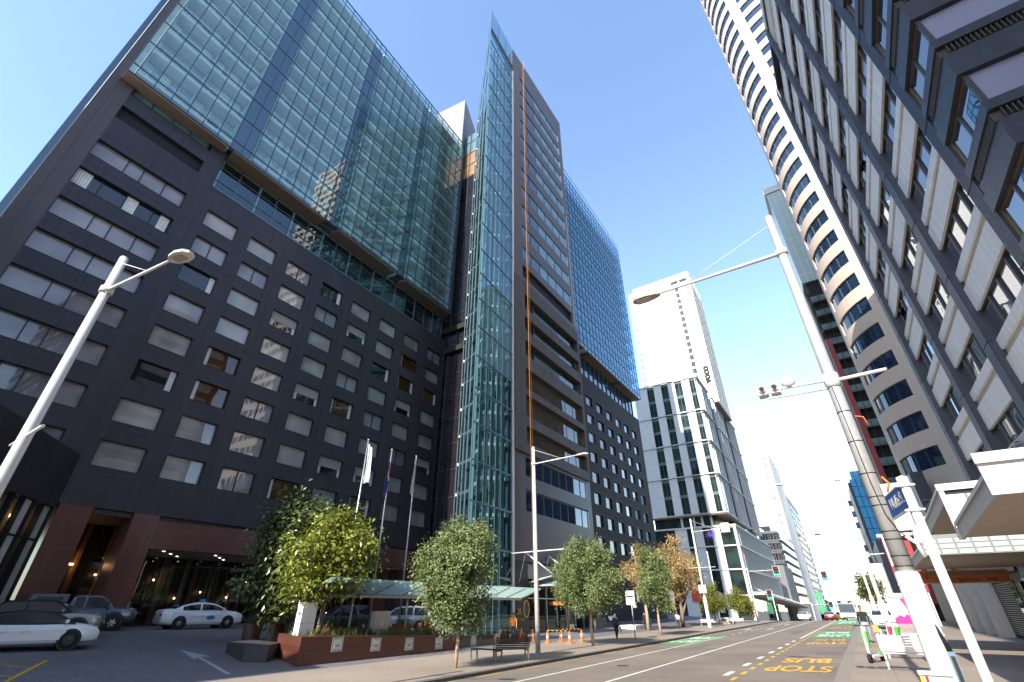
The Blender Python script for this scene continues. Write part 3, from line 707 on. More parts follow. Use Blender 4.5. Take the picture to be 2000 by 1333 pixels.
for a,c in ((53.4,62),(64.5,77),(78.5,88.5)): b.box(-29.5,a,ZB-.2,GW+.1,c,ZB-.05)
b.build('soffit',M_soffit,cw2)
b=WM(); b.box(-29.0,53.4,34.62,-28.7,88,39,0)
for i in range(19): b.box(-28.7,53.6+i*1.9,34.62,-28.55,53.68+i*1.9,39,1)
b.build('glazed_storey',[P_blue,M_mull],wing2)
b=WM(); b.box(-45,53.4,-2,-28.1,87.7,34.5,0); b.box(-45,53.4,34.6,-33.3,88,79,0); b.build('core',M_dark,wing2)
# ------------------------------------------------------------------ left side of the street beyond the hotel
def grid_windows(parent,name,mesh_o,locs,rz=0,limit=100):
    """one window object per opening (sharing a mesh); past the limit the remaining far ones are one 'stuff' part"""
    mesh_o.parent=parent
    first=True; rest=[]
    for i,l in enumerate(locs):
        if i>=limit: rest.append(l); continue
        if first: mesh_o.location=l; mesh_o.rotation_euler=(0,0,rz); first=False
        else:
            c=copy_tree(mesh_o,parent); c.location=l; c.rotation_euler=(0,0,rz)
    if rest:
        b=MB(); me=mesh_o.data; M=Matrix.Rotation(rz,3,'Z')
        for l in rest:
            vs=[tuple(M@v.co+Vector(l)) for v in me.vertices]; o=len(b.v); b.v+=vs
            for p in me.polygons: b.f.append([o+i for i in p.vertices]); b.m.append(p.material_index); b.s.append(False)
        stuff(b.build(name,list(me.materials),parent))
def simple_win(w,h,pm=None,fm=None,mull=0,dep=.18,name='window'):      # lies in a +X facing wall, origin at the lower corner
    b=MB(); t=.07
    b.box(-.05,0,0,.03,w,t,0); b.box(-.05,0,h-t,.03,w,h,0); b.box(-.05,0,t,.03,t,h-t,0); b.box(-.05,w-t,t,.03,w,h-t,0)
    for i in range(mull): y=w*(i+1)/(mull+1); b.box(-.04,y-.03,t,.025,y+.03,h-t,0)
    b.poly([(.006,t,t),(.006,w-t,t),(.006,w-t,h-t),(.006,t,h-t)],1)
    return b.build(name,[fm or M_mull,pm or P_navy])
FRONT=-math.pi/2      # turns a +X facing part to face the camera side (-Y); its width then runs along +X... 

# white tower hotel with lettering
sh=thing('white_tower','tall white concrete tower with two columns of small windows and dark upright lettering','building',(-19.2,140,0))
b=MB(); b.box(-19.7,0,54.9,0,20,104.4); b.box(-22.3,1.2,54.9,-19.7,20,103.6); b.box(-19.9,-.06,55,-19.5,.3,104.6)
b.build('wall',mat('white_concrete_tower',(.60,.585,.56),.7,.05,2,lines=(2,5.2,.3,0,6.6,.1,.06,.75),streak=.05),sh)
P_far=pane('pane_far_dark',(.05,.06,.08),1.3,.05,0)
def fwin(w,h,pm=None,mull=0,fm=None,name='window'):      # lies in a -Y facing wall
    b=MB(); t=.07
    b.box(0,-.03,0,w,.05,t); b.box(0,-.03,h-t,w,.05,h); b.box(0,-.03,t,t,.05,h-t); b.box(w-t,-.03,t,w,.05,h-t)
    for i in range(mull): x=w*(i+1)/(mull+1); b.box(x-.03,-.025,t,x+.03,.04,h-t)
    b.poly([(t,-.006,t),(w-t,-.006,t),(w-t,-.006,h-t),(t,-.006,h-t)],1)
    return b.build(name,[fm or M_mull,pm or P_far])
W=fwin(1.25,1.75,P_far,1); grid_windows(sh,'window',W,[(-5.2,0,97.2-2.45*k) for k in range(17)])
W=fwin(.22,1.6,P_green); grid_windows(sh,'slot_window',W,[(-6.6,0,98.2-2.45*k) for k in range(18)])
W=fwin(2.5,1.3,P_far,0); grid_windows(sh,'top_window',W,[(-6.2,0,100.6),(-3.2,0,100.6)])
W=fwin(2.5,1.6,pane('pane_grey_louvre',(.35,.35,.35),1.5,.2,0)); grid_windows(sh,'louvre',W,[(-6.2,0,102.2),(-3.2,0,102.2)])
W=fwin(2.1,1.7,pane('pane_grey',(.20,.23,.25),1.8,.03,.05),2); grid_windows(sh,'side_window',W,[(-22.1,1.2,101.2-2.45*k) for k in range(19)])
W=simple_win(1.9,1.7,P_navy); grid_windows(sh,'street_window',W,[(0,1.6+4.0*j,97.5-2.45*k) for k in range(17) for j in range(4)],limit=68)
b=MB()
for j in range(5): b.box(0,.1+4*j,55,.35,.5+4*j,104.2)
b.build('side_pier',M_wcon,sh)
MB().box(-19.7,.1,54.7,0,20,54.88).build('soffit',M_soffit,sh)
t=text_mb('voco',2.9,mat('dark_letters',(.02,.02,.02),.8,.05),'lettering',sh,.12,sx=1.0,bold=.10)
t.rotation_euler=Matrix(((0,-1,0),(0,0,-1),(1,0,0))).to_euler(); t.location=(-1.5,-.12,64.1)
# striped office block in front of it
ob=thing('striped_office_building','office block of white panels alternating with dark glass strips, grey fins down its street side','building',(-21,120,0))
FX=[(-13.25,-11.3),(-9.25,-7.35),(-5.45,-3.55),(-1.5,-.12)]
M_wh2=mat('white_cladding',(.56,.56,.56),.5,.04,2)
b=MB(); ed=-17
for a,c in FX: b.box(ed,0,20.7,a,.5,55.5); ed=c
b.box(-.12,0,20.7,0,.5,55.5); b.box(-17,.55,20.7,-.3,40,55.2,1); b.build('wall',[M_wh2,M_dark],ob)
BZ=[20.7,29.7,37.9,46.1,55.5]
for z in BZ: b=MB(); b.box(-17,-.35,z-.12,.4,0,z+.12); b.box(0.401,-.35,z-.12,.55,13,z+.12); b.build('band',M_alu,ob)
for (a,c) in FX:
    for z0,z1 in zip(BZ,BZ[1:]):
        f=MB(); f.poly([(a,.3,z0+.13),(c,.3,z0+.13),(c,.3,z1-.13),(a,.3,z1-.13)],0); h=(z1-z0)/2
        f.box(a,.22,z0+h-.5,c,.28,z0+h+.25,1); f.box(a,.22,z1-.9,c,.28,z1-.13,1); f.box((a+c)/2-.03,.2,z0+.13,(a+c)/2+.03,.29,z1-.13,2)
        f.build('window',[P_green,pane('spandrel_green',(.13,.17,.16),1.6,.1,0),M_mull],ob)
M_jt=mat('joint_grey',(.33,.34,.35),.6,.1); b=MB()
for i,(a,c) in enumerate([(-17,-13.25),(-11.3,-9.25),(-7.35,-5.45),(-3.55,-1.5)]):
    for k,(z0,z1) in enumerate(zip(BZ,BZ[1:])):
        zm=(z0+z1)/2; b.box(a,-.012,zm-.03,c,-.002,zm+.03)
        for lo,hi,fl in ((z0,zm,1),(zm,z1,0)):
            p,q=((a,lo),(c,hi)) if fl==(i%2) else ((a,hi),(c,lo))
            b.hexa([(p[0],-.012,p[1]-.05),(p[0],-.004,p[1]-.05),(q[0],-.004,q[1]-.05),(q[0],-.012,q[1]-.05)],[(p[0],-.012,p[1]+.03),(p[0],-.004,p[1]+.03),(q[0],-.004,q[1]+.03),(q[0],-.012,q[1]+.03)])
b.build('panel_joint',M_jt,ob)
# street side: three projecting bays of fins with dark gaps
for i,(y0,y1) in enumerate(((.5,13),(17.6,33),(38,52))):
    b=MB(); b.box(-.3,y0,20.7,0,y1,55.2,0)
    for k in range(int((y1-y0)/1.1)):
        y=y0+.4+k*1.1
        for z0,z1 in zip(BZ,BZ[1:]): b.box(0,y,z0+.2,.4+.12*((k*7+i)%3),y+.1,z1-.2,1+(k%3==0))
    for z in BZ: b.box(0.01,y0,z-.1,.72,y1,z+.1,2)
    b.build('finned_bay',[pane('bay_glass',(.09,.11,.15),2.0,.03,.03),M_alu,M_wpan],ob)
b=MB(); b.box(-8,13,0,-.5,52,55); b.build('recess',P_green,ob)
b=MB(); b.box(-17,1.5,17.9,-2,30,20.6,0); 
for x in (-10.5,-7.6,-5.7,-3.6): b.box(x,1.2,17.9,x+.5,1.49,20.58,1)
b.box(-17,-.2,20.3,.5,15,20.55,2); b.build('terrace',[P_green,M_wpan,M_soffit],ob)
b=MB(); b.box(-17,.2,-8,1.6,52,17.6,0); b.box(-17,-.2,17.6,1.9,53,17.95,1)
for z in (3.6,8.6,13.4): b.box(-17,-.15,z,1.85,.19,z+.3,1); b.box(1.61,.2,z,1.9,52,z+.3,1)
for a,c in ((-12,-9.2),(-7.5,-5.6),(-3.6,-1.7)): b.box(a,.05,-1,c,.19,17.6,2)
b.box(1.2,-.1,-1,1.75,.19,17.6,1)
for k in range(44): b.box(1.61,.9+k*1.18,4,1.78+.1*(k%2),1.0+k*1.18,17.5,1 if k%4==0 else 3)
b.build('lower_block',[P_green,M_wpan,M_wh2,M_alu],ob)
b=MB(); b.box(-8,-.5,.5,-4,-.3,4.3,0); b.box(-3.6,-.5,1.5,-2.2,-.3,4.4,1); b.box(-10.5,-.5,2.6,-8.6,-.3,5.6,2); b.build('shop_sign',[mat('sign_beige',(.5,.42,.35),.6,.1),M_wpan,mat('sign_red',(.55,.05,.03),.5,.1)],ob)
# footpath awning running along the street
aw=thing('street_awning','long white awning over the left footpath beyond the striped office block','awning',(-19,122,0))
b=MB()
for i in range(11):
    y=i*9.; z=4.5+dz(122+y)*.9
    b.hexa([(-3,y,z-.15),(2.2,y,z-.15),(2.2,y+8.7,z-.45),(-3,y+8.7,z-.45)],[(-3,y,z+.5),(2.2,y,z+.35),(2.2,y+8.7,z+.05),(-3,y+8.7,z+.2)],0)
    MB().box(-3,y+.2,-9,-2.6,y+8.8,z-.2).build('shopfront',P_shop,aw); MB().tube([(2.0,y+.2,z+.3),(-2.5,y+4,z+2.6)],.07,6).build('stay_rod',M_alu,aw)
b.build('canopy',M_wpan,aw)
# buildings further along
def block(name,label,x0,x1,y0,y1,zt,m,zb=-12):
    t=thing(name,label,'building',(x1,y0,0)); MB().box(x0-x1,0,zb,0,y1-y0,zt).build('wall',m,t); return t
b3=block('white_slab_building','plain white slab tower with one column of tiny windows beyond the striped office',-27.8,-21,270,330,78.4,M_wcon)
MB().box(-12,1.5,36,-6.8,60,78.2).build('grey_side',mat('grey_wall',(.36,.38,.40),.8,.06,1,lines=(2,6,0,0,0,0,.06,.8)),b3)
W=fwin(.55,1.3,P_green); grid_windows(b3,'window',W,[(-1.5,0,72-4.0*k) for k in range(11)])
W=simple_win(4.4,2.4,P_teal,M_wcon,3); grid_windows(b3,'street_window',W,[(0.02,2+6*j,72-4*k) for k in range(15) for j in range(6)],limit=60)
b=MB(); 
for j in range(9): b.box(0.03,.8+6*j,-8,.9,1.4+6*j,77)
b.build('side_pier',M_wcon,b3)
b4=block('bay_window_building','lower cream building with wrap around balcony bands and brown blinds',-27.5,-20,212,262,26.8,mat('cream_render',(.55,.50,.44),.7,.08))
for k in range(7):
    z=23.4-3.5*k; b=MB(); b.box(-7.4,-.5,z-.1,1.0,0,z+.25,0); b.box(0.02,0,z-.1,1.0,50,z+.25,0); b.box(-7.4,-.25,z+.25,.7,-.01,z+2.5,1); b.box(.02,0,z+.25,.7,49,z+2.5,1)
    for i in range(9): b.box(-7+i*.9,-.3,z+.3,-6.9+i*.9,-.26,z+2.45,0)
    for i in range(3): b.box(-3.1+i*1.3,-.28,z+.4,-2.3+i*1.3,-.26,z+2.2,2)
    for i in range(14): b.box(.72,2+i*3.4,z+.3,.76,2.5+i*3.4,z+2.45,0)
    b.build('balcony_band',[M_wpan,P_green,mat('brown_blind',(.28,.13,.06),.7,.15)],b4)
b=MB().prism([(-21.6,186),(-18.6,190),(-18.6,214),(-23,214)],2,13.5); o=b.build('screen_building',[mat('mesh_screen',(.30,.29,.29),.7,.2,3,lines=(1,.7,0,2,.7,0,.12,.6))]); tag(o,'grey mesh fronted low building with pale end wall below the bay windowed one','building')
MB().box(-23.2,184.5,2,-20.4,186,16).build('pale_wall',M_wcon,o)
b5=block('brown_office_building','brown stone office block with deep square windows behind the white slab tower',-24.4,-20.7,332,400,60.5,mat('tan_stone',(.34,.27,.22),.7,.08,1))
W=fwin(2.1,2.3,P_far,0); grid_windows(b5,'window',W,[(-3.0,0,52-4.6*k) for k in range(11)])
W=fwin(3.2,4.4,P_green,3); grid_windows(b5,'top_window',W,[(-3.6,0,55)])
W=simple_win(5.0,3.0,P_navy,M_brown,2); grid_windows(b5,'street_window',W,[(0.02,2+6.5*j,53-4.2*k) for k in range(13) for j in range(9)],limit=60)
b6=thing('white_stepped_building','white building with a sloping roof and little square windows at the far street end','building',(-12.5,430,0))
o=MB(); o.prism([(-12,0),(0,0),(0,60),(-12,60)],-16,50); o.hexa([(-12,0,50),(0,0,50),(0,60,50),(-12,60,50)],[(-10.5,2,59),(-6,2,59),(-6,50,59),(-10.5,50,59)]); o.build('wall',mat('bright_white_wall',(.86,.84,.80),.7,.04,1),b6)
W=fwin(1.3,1.7,P_far); grid_windows(b6,'window',W,[(x,0,44-3.4*k) for k in range(15) for x in (-10.6,)]+[(-3.5+1.1*i,0,47) for i in range(3)])
b=MB(); 
for k in range(18): b.box(-13.5,1,46-3.4*k,-12.02,40,47.2-3.4*k)
b.build('balcony_band',P_teal,b6)
W=simple_win(4,1.6,P_teal,M_wcon); grid_windows(b6,'street_window',W,[(0.02,3+7*j,45-3.4*k) for k in range(15) for j in range(7)],limit=40)
g1=thing('site_hoarding','green scaffold netting tower round a building site in the distance','scaffold',(-10.8,200,0))
o=MB(); o.box(-1.8,0,-6,0,3,6.1,0); o.box(-1.8,0,-6,0,3.01,-.5,1); o.box(0.01,4,-6,.3,30,3.6,0); o.build('netting',[mat('green_netting',(.05,.30,.14),.7,.25,2,lines=(2,1.6,0,0,1.8,0,.05,1.5)),mat('blue_hoarding',(.06,.28,.42),.6,.1)],g1)
o=MB()
for x in (-1.8,-.9,0): o.tube([(x,-.1,-6),(x,-.1,6.4)],.06,6)
for z in (-2,0,2,4,6): o.tube([(-1.9,-.1,z),(.1,-.1,z)],.05,6)
o.build('scaffold_pole',M_alu,g1)
# ------------------------------------------------------------------ right hand office building with charcoal piers
rb=thing('pier_office_building','office building with dark ribbed piers and white spandrels above the right shop canopies','building',(7,14.3,0))
class RM(MB):
    def build(s,name,mats,parent=None,**k):
        s.v=[(x-7,y-14.3,z) for x,y,z in s.v]; return MB.build(s,name,mats,parent,**k)
PIER=[17.25+6.3*k for k in range(4)]; PWD=.85; SILL=[7.58+3.27*k for k in range(12)]; ZR=45.4
XF=7.25
M_beige=mat('beige_band',(.62,.54,.43),.7,.06,3,streak=.08)
for Y in PIER:
    b=RM(); b.box(7.06,Y,3.6,8.0,Y+PWD,ZR+.3,0)
    for i in range(7): b.box(7.0,Y+.03+i*.117,3.6,7.06,Y+.03+i*.117+.075,ZR+.3,0)
    for z in SILL: b.box(6.985,Y-.004,z-.02,7.4,Y+PWD+.004,z+.012,1)
    b.build('pier',[M_dpier,M_black],rb)
bays=[(PIER[i]+PWD,PIER[i+1]) for i in range(3)]
M_sp=mat('white_spandrel',(.84,.81,.77),.6,.05,2.5,streak=.07)
for a,c in bays:
    for z in SILL:
        b=RM(); b.box(7.27,a,z-.44,7.95,c,z,0); b.box(7.37,a,z-.8,7.95,c,z-.44,1); b.box(7.24,a+.0,z-1.9,7.95,c,z-.8,0) if z>8 else None
        b.build('spandrel',[M_sp,M_beige],rb)
def pwin(w,h,n):     # faces -X; origin at the lower near corner
    f=MB(); t=.06
    f.box(.34,0,0,.46,w,t,0); f.box(.34,0,h-t,.46,w,h,0); f.box(.34,0,t,.46,t,h-t,0); f.box(.34,w-t,t,.46,w,h-t,0)
    for i in range(1,n): f.box(.34,w*i/n-.035,t,.45,w*i/n+.035,h-t,0); f.box(.35,w*i/n+.10,t,.45,w*i/n+.14,h-t,0)
    o=f.build('window',[mat('bronze_frame',(.05,.045,.042),.4,.1)])
    p=MB()
    for i in range(n):
        e=random.uniform(-.012,.012); p.poly([(.41+e,w*i/n,t),(.41-e,w*(i+1)/n,t),(.41-e,w*(i+1)/n,h-t),(.41+e,w*i/n,h-t)])
    p.build('pane',P_mir,o); return o
used=set(); pw=[pwin(c-a,1.37,4) for a,c in bays]
for q,(a,c) in zip(pw,bays):
    for z in SILL[:-1]: place(q,0,a-14.3,z,rb,used)
# two opened sashes
for a,z in ((bays[2][0]+1.2,SILL[6]),(bays[2][0]+3.2,SILL[3]),(bays[1][0]+2.4,SILL[5])):
    b=RM(); P0=[(7.55,a,z+1.3),(7.55,a+.95,z+1.3),(7.0,a+.95,z+.25),(7.0,a,z+.25)]; b.extr(P0,(.03,0,.02),0)
    b.extr([(p[0]*.9+.1*7.25-.02,a+.1+(p[1]-a)*.8,z+.25+(p[2]-z-.25)*.86+.06) for p in P0],(-.004,0,.003),1)
    b.build('open_sash',[M_black,P_mir],rb)
# corner: dark frames projecting round corner windows, shadow gaps between
ce=17.25
for k,z in enumerate(SILL):
    b=RM()
    def wrap(p,z0,z1,m=0):
        b.box(7-p,14.3-p,z0,8,ce,z1,m); b.box(8,14.3-p,z0,23,15.2,z1,m)
    if z>8:
        wrap(.05,z-.02,z+.36,0); wrap(-.3,z-.42,z-.02,1); wrap(-.02,z-.9,z-.42,0); wrap(.06,z-1.52,z-.9,0)
        for i in range(22): b.box(6.98,14.4+i*.12,z-.42,7.29,14.43+i*.12,z-.06,2)
        for i in range(26): b.box(7.2+i*.12,14.28,z-.42,7.23+i*.12,14.6,z-.06,2)
    else: wrap(.05,3.6,z,0)
    b.build('corner_frame',[M_dpier,M_dark,mat('fin_dark',(.07,.06,.05),.5,.1)],rb)
    if k<11:
        z0,z1=z+.37,z+1.75-.02
        w=RM(); w.poly([(7.12,14.5,z0),(7.12,ce,z0),(7.12,ce,z1),(7.12,14.5,z1)],0); w.poly([(7.12,14.42,z0),(23,14.42,z0),(23,14.42,z1),(7.12,14.42,z1)],1)
        w.box(7.06,14.36,z0,7.18,14.48,z1,2)
        for y in (15.9,): w.box(7.07,y-.04,z0,7.18,y+.04,z1,2)
        for x in (9.6,10.6,13.2,14.2,16.8,17.8): w.box(x-.05,14.36,z0,x+.05,14.48,z1,2)
        w.box(7.08,14.5,z1-.08,7.2,ce,z1,3); w.box(7.06,ce-.12,z0,7.2,ce,z1,3)
        w.build('corner_window',[P_mir,pane('pane_mauve_blind',(.26,.25,.34),2.2,.02,.05),mat('dark_post',(.06,.06,.06),.35,.1),mat('bronze_trim',(.16,.115,.06),.4,.1,metal=.3)],rb)
b=RM(); b.box(8.0,15.25,3.6,23,37.0,ZR,0); b.box(7.1,14.2,ZR-.001,23,37.3,ZR+.4,1); b.box(7.2,18,ZR-2.0,8,31.0,ZR+1.5,2); b.build('core',[M_dark,M_dpier,M_cream],rb)
b=RM()
for k in range(60): b.box(7.12,18+k*.21,ZR+1.5,7.26,18.1+k*.21,ZR+1.62)
b.build('parapet_edge',M_wcon,rb)
t=text_mb('HAYNES',.86,mat('mirror_letters',(.62,.63,.66),.12,.05,metal=1),'shop_sign',rb,.09,sx=.9,bold=.015); t.rotation_euler=(R(90),0,R(-90)); t.location=(-.12,13.0,7.1)
b=RM(); b.box(7.0,24.6,5.6,7.1,29.7,6.7,0); b.box(7.02,25,6.55,7.09,29.4,7.62,1); b.build('sign_board',[M_cream,mat('grey_board',(.40,.39,.38),.5,.1)],rb)
# ground floor shops
b=RM(); b.box(7.3,14.3,-.1,8.0,37.3,3.6,0); b.box(8,14.3,-.1,23,15.2,3.6,0); b.build('shop_wall',mat('shop_wall_dark',(.05,.045,.042),.5,.2,1),rb)
b=RM()
for i in range(4): b.box(7.2,19.3+i*4.6,.4,7.29,22.9+i*4.6,2.9,0); b.box(7.15,19.2+i*4.6,2.9,7.3,23+i*4.6,3.0,1)
b.build('shopfront',[P_shop,M_alu],rb)
# neighbouring low frontage up to the round tower: shutter, stone wall, columns
lf=thing('low_shop_building','low shopfront under the far canopies with roller shutter and pale columns','building',(7.3,37.6,0))
class LM(MB):
    def build(s,name,mats,parent=None,**k):
        s.v=[(x-7.3,y-37.6,z) for x,y,z in s.v]; return MB.build(s,name,mats,parent,**k)
b=LM(); b.box(7.6,37.6,-.1,20,58,8.2,0); b.box(7.2,37.5,3.4,8.2,58,8.3,1); b.build('wall',[mat('brown_stone_wall',(.22,.17,.13),.7,.15,1.5,lines=(1,1.2,0,2,.9,0,.02,.7)),mat('dark_cladding',(.03,.03,.035),.5,.1)],lf)
b=LM(); b.box(7.45,41.0,.15,7.6,45.6,3.05,0)
for i in range(24): b.box(7.4,41.0,.25+i*.115,7.45,45.6,.29+i*.115,1)
b.build('roller_shutter',[M_dark,mat('shutter_grey',(.36,.34,.31),.5,.1)],lf)
for Y in (46.2,50.5,55.0):
    LM().box(6.75,Y,-.05,7.45,Y+.9,3.4).build('column',mat('grey_column',(.42,.40,.36),.7,.08,2),lf)
b=LM(); b.box(7.35,48.0,.5,7.6,49.6,2.4,0); b.box(7.3,48.2,.7,7.35,49.4,2.2,1); b.build('cash_machine',[mat('blue_surround',(.05,.26,.52),.4,.1),M_dark],lf)
for i,Y in enumerate((38.2,39.6)): LM().box(7.3,Y,.2,7.6,Y+1.1,2.9).build('shop_window',P_shop,lf)

# canopies over the right footpath
def canopy(label,y0,y1,z0,z1,x0=2.8,m=None):
    t=thing('footpath_canopy',label,'canopy',(x0,y0,0)); x1=7.28-x0; L=y1-y0
    b=MB(); b.hexa([(0,0,z0),(x1,0,z0),(x1,L,z1),(0,L,z1)],[(0,0,z0+.08),(x1,0,z0+.08),(x1,L,z1+.08),(0,L,z1+.08)],0); b.build('soffit',mat('canopy_soffit',(.50,.44,.37),.75,.06,2),t)
    b=MB(); b.hexa([(-.06,0,z0-.04),(-.002,0,z0-.04),(-.002,L,z1-.04),(-.06,L,z1-.04)],[(-.06,0,z0+.34),(-.002,0,z0+.34),(-.002,L,z1+.34),(-.06,L,z1+.34)],0)
    b.hexa([(-.10,0,z0+.30),(-.061,0,z0+.30),(-.061,L,z1+.30),(-.10,L,z1+.30)],[(-.10,0,z0+.38),(-.061,0,z0+.38),(-.061,L,z1+.38),(-.10,L,z1+.38)],1); b.build('fascia',[mat('fascia_grey',(.50,.48,.47),.5,.04,2),M_alu],t)
    b=MB(); b.hexa([(0,0,z0+.1),(x1,0,z0+.1),(x1,L,z1+.1),(0,L,z1+.1)],[(0,0,z0+.33),(x1,0,z0+.33),(x1,L,z1+.33),(0,L,z1+.33)]); b.build('roof',M_wsteel,t)
    for i in range(3): MB().lathe([(.001,0),(.09,0),(.11,.03)],(1.0+.9*i,L*.25+L*.22*i,z0+(z1-z0)*(.25+.22*i)-.02),10).build('downlight',M_wsteel,t)
    return t
ca=canopy('nearest cream footpath canopy with the white fascia reading SUSHI',12.9,18.0,3.66,3.36)
b=MB(); b.box(-.12,-.08,3.62,4.5,-.002,4.30,0); b.box(-.15,-.16,4.22,4.5,-.081,4.42,1); b.box(-.13,-.10,4.18,4.5,-.082,4.22,1); b.build('fascia_sign',[mat('sign_white',(.52,.51,.49),.5,.03),M_wsteel],ca)
tt=text_mb('SUSHI',.44,mat('sign_letter_grey',(.17,.15,.13),.5,.05),'lettering',ca,.012,sx=.9); tt.rotation_euler=(R(90),0,0); tt.location=(1.05,-.1,3.93)
cb=canopy('second raised canopy with a louvred white end wall behind the nearest one',18.2,24,4.36,4.05)
b=MB(); b.box(-.1,-.1,3.33,.02,.02,4.78,0); b.box(.02,-.08,3.4,4.4,-.02,4.5,0); b.box(-.12,-.14,4.62,4.4,.04,4.80,0); b.box(0,-.06,4.5,4.4,-.03,4.62,2)
for i in range(28): b.box(.42+i*.14,-.13,3.45,.49+i*.14,-.081,4.5,1)
b.build('louvred_end_wall',[M_wpan,mat('louvre_grey',(.16,.145,.15),.5,.1),M_dark],cb)
cc=canopy('third canopy further along with a white translucent glazed end',28.1,36.1,3.62,3.5)
b=MB(); b.box(0,-.34,3.62,4.5,-.30,4.5,0)
b2=MB()
for i in range(8):
    for j in range(3): b.box(.05+i*.56,-.36,3.66+j*.21,.52+i*.56,-.341,3.82+j*.21,1)
b.box(0,-.3,4.5,4.5,-.2,4.75,2)
b.build('glazed_end',[mat('glazing_frame',(.16,.19,.17),.5,.08),mat('translucent_panel',(.40,.42,.39),.4,.03),P_green],cc)
b=MB(); 
pts=[(-.05,-.4,3.55),(-.12,-.4,4.1),(-.02,-.4,4.6),(.3,-.4,5.0),(.9,-.4,5.2)]; b.tube(pts,.09,6); b.build('curved_end_frame',M_wpan,cc)
sg=thing('restaurant_sign','orange restaurant sign hanging from the end of the far canopy','sign',(3.0,36.2,2.85))
b=MB(); b.box(0,0,-.02,3.65,.12,.56,0); b.box(-.02,-.02,.54,3.67,.14,.58,1); b.box(-.02,-.02,-.05,3.67,.14,-.01,1); b.build('board',[mat('orange_sign',(.52,.14,.035),.45,.08),mat('sign_edge',(.7,.5,.35),.5,.05)],sg)
M_let=mat('navy_letters',(.02,.018,.03),.5,.05); M_letc=mat('cream_letters',(.75,.62,.42),.5,.05)
for mm,bo,dy in ((M_letc,.014,-.006),(M_let,.002,-.012)):
    t=text_mb('ICHIBAN JAPANESE RESTAURANT',.25,mm,'lettering',sg,.003,sx=.88,bold=bo); t.rotation_euler=(R(90),0,0); t.location=(2.08,dy,.38)
t=text_mb('Open 7 Days',.17,M_let,'lettering',sg,.004,bold=.003); t.rotation_euler=(R(90),0,0); t.location=(2.0,-.006,.12)
b=MB(); b.lathe([(.001,0),(.10,0)],(.32,-.01,.27),12,0,'y'); b.box(2.75,-.008,.05,3.15,-.002,.2,1); b.build('emblem',[mat('emblem_red',(.45,.06,.03),.5,.1),M_red],sg)

# ------------------------------------------------------------------ round banded tower
CX,CY,RR=16.1,64.3,8.8
rt=thing('round_tower','tall cream round tower with curved bands of dark blue windows behind the pier building','building',(CX,CY,0))
ZT0=[15.08+3.48*k for k in range(36)]; WHT=1.85; SEG=[(187,227),(238,277),(288,327),(110,130)]
def ringpart(b,a0,a1,z0,z1,r,n,m=0,thick=.3):
    P=[(r*math.cos(R(a0+(a1-a0)*i/n)),r*math.sin(R(a0+(a1-a0)*i/n))) for i in range(n+1)]
    for p,q in zip(P,P[1:]): b.add([(p[0],p[1],z0),(q[0],q[1],z0),(q[0],q[1],z1),(p[0],p[1],z1)],[(0,1,2,3)],m,True)
M_rt=mat('tower_cream',(.60,.49,.40),.6,.05,3,lines=(2,1.74,.0,0,0,0,.02,.85),streak=.04)
b=MB(); prev=9.0
for zt in ZT0: ringpart(b,0,360,prev,zt-WHT,RR,72); prev=zt
ringpart(b,0,360,prev,prev+3,RR,72); b.poly([(RR*math.cos(R(5*i)),RR*math.sin(R(5*i)),9.0) for i in range(72)]); b.poly([(RR*math.cos(R(5*i)),RR*math.sin(R(5*i)),prev+3) for i in range(72)])
for zt in ZT0:
    for a0,a1 in ((177,187),(227,238),(277,288),(130,177),(327,470)):
        ringpart(b,a0,a1,zt-WHT,zt,RR,max(2,int((a1-a0)/5)))
    for a in (187,227,238,277): 
        ca,sa=math.cos(R(a)),math.sin(R(a)); b.poly([(RR*ca,RR*sa,zt-WHT),((RR-.25)*ca,(RR-.25)*sa,zt-WHT),((RR-.25)*ca,(RR-.25)*sa,zt),(RR*ca,RR*sa,zt)])
    for a0,a1 in SEG[:2]:
        for zz in (zt-WHT,zt):
            n=8; P=[R(a0+(a1-a0)*i/n) for i in range(n+1)]
            for p,q in zip(P,P[1:]): b.poly([(RR*math.cos(p),RR*math.sin(p),zz),(RR*math.cos(q),RR*math.sin(q),zz),((RR-.25)*math.cos(q),(RR-.25)*math.sin(q),zz),((RR-.25)*math.cos(p),(RR-.25)*math.sin(p),zz)])
b.build('wall',M_rt,rt)
b=MB(); 
for k in range(18): 
    a=R(177+k*6); b.box((RR+.004)*math.cos(a)-.02,(RR+.004)*math.sin(a)-.02,9,(RR+.004)*math.cos(a)+.02,(RR+.004)*math.sin(a)+.02,9.01)
protos=[]
for a0,a1 in SEG[:2]:
    f=MB(); n=4
    for i in range(n+1):
        a=R(a0+(a1-a0)*i/n); r=RR-.16; f.obox((r*math.cos(a),r*math.sin(a)),.08,.06,0,WHT,a)
    o=f.build('window',M_mull); p=MB()
    for i in range(n):
        s0,s1=a0+(a1-a0)*i/n,a0+(a1-a0)*(i+1)/n
        ringpart(p,s0,s1,0,WHT,RR-.2,3)
    p.build('pane',P_navy,o); protos.append(o)
used=set()
for q in protos:
    for zt in ZT0: place(q,0,0,zt-WHT,rt,used)
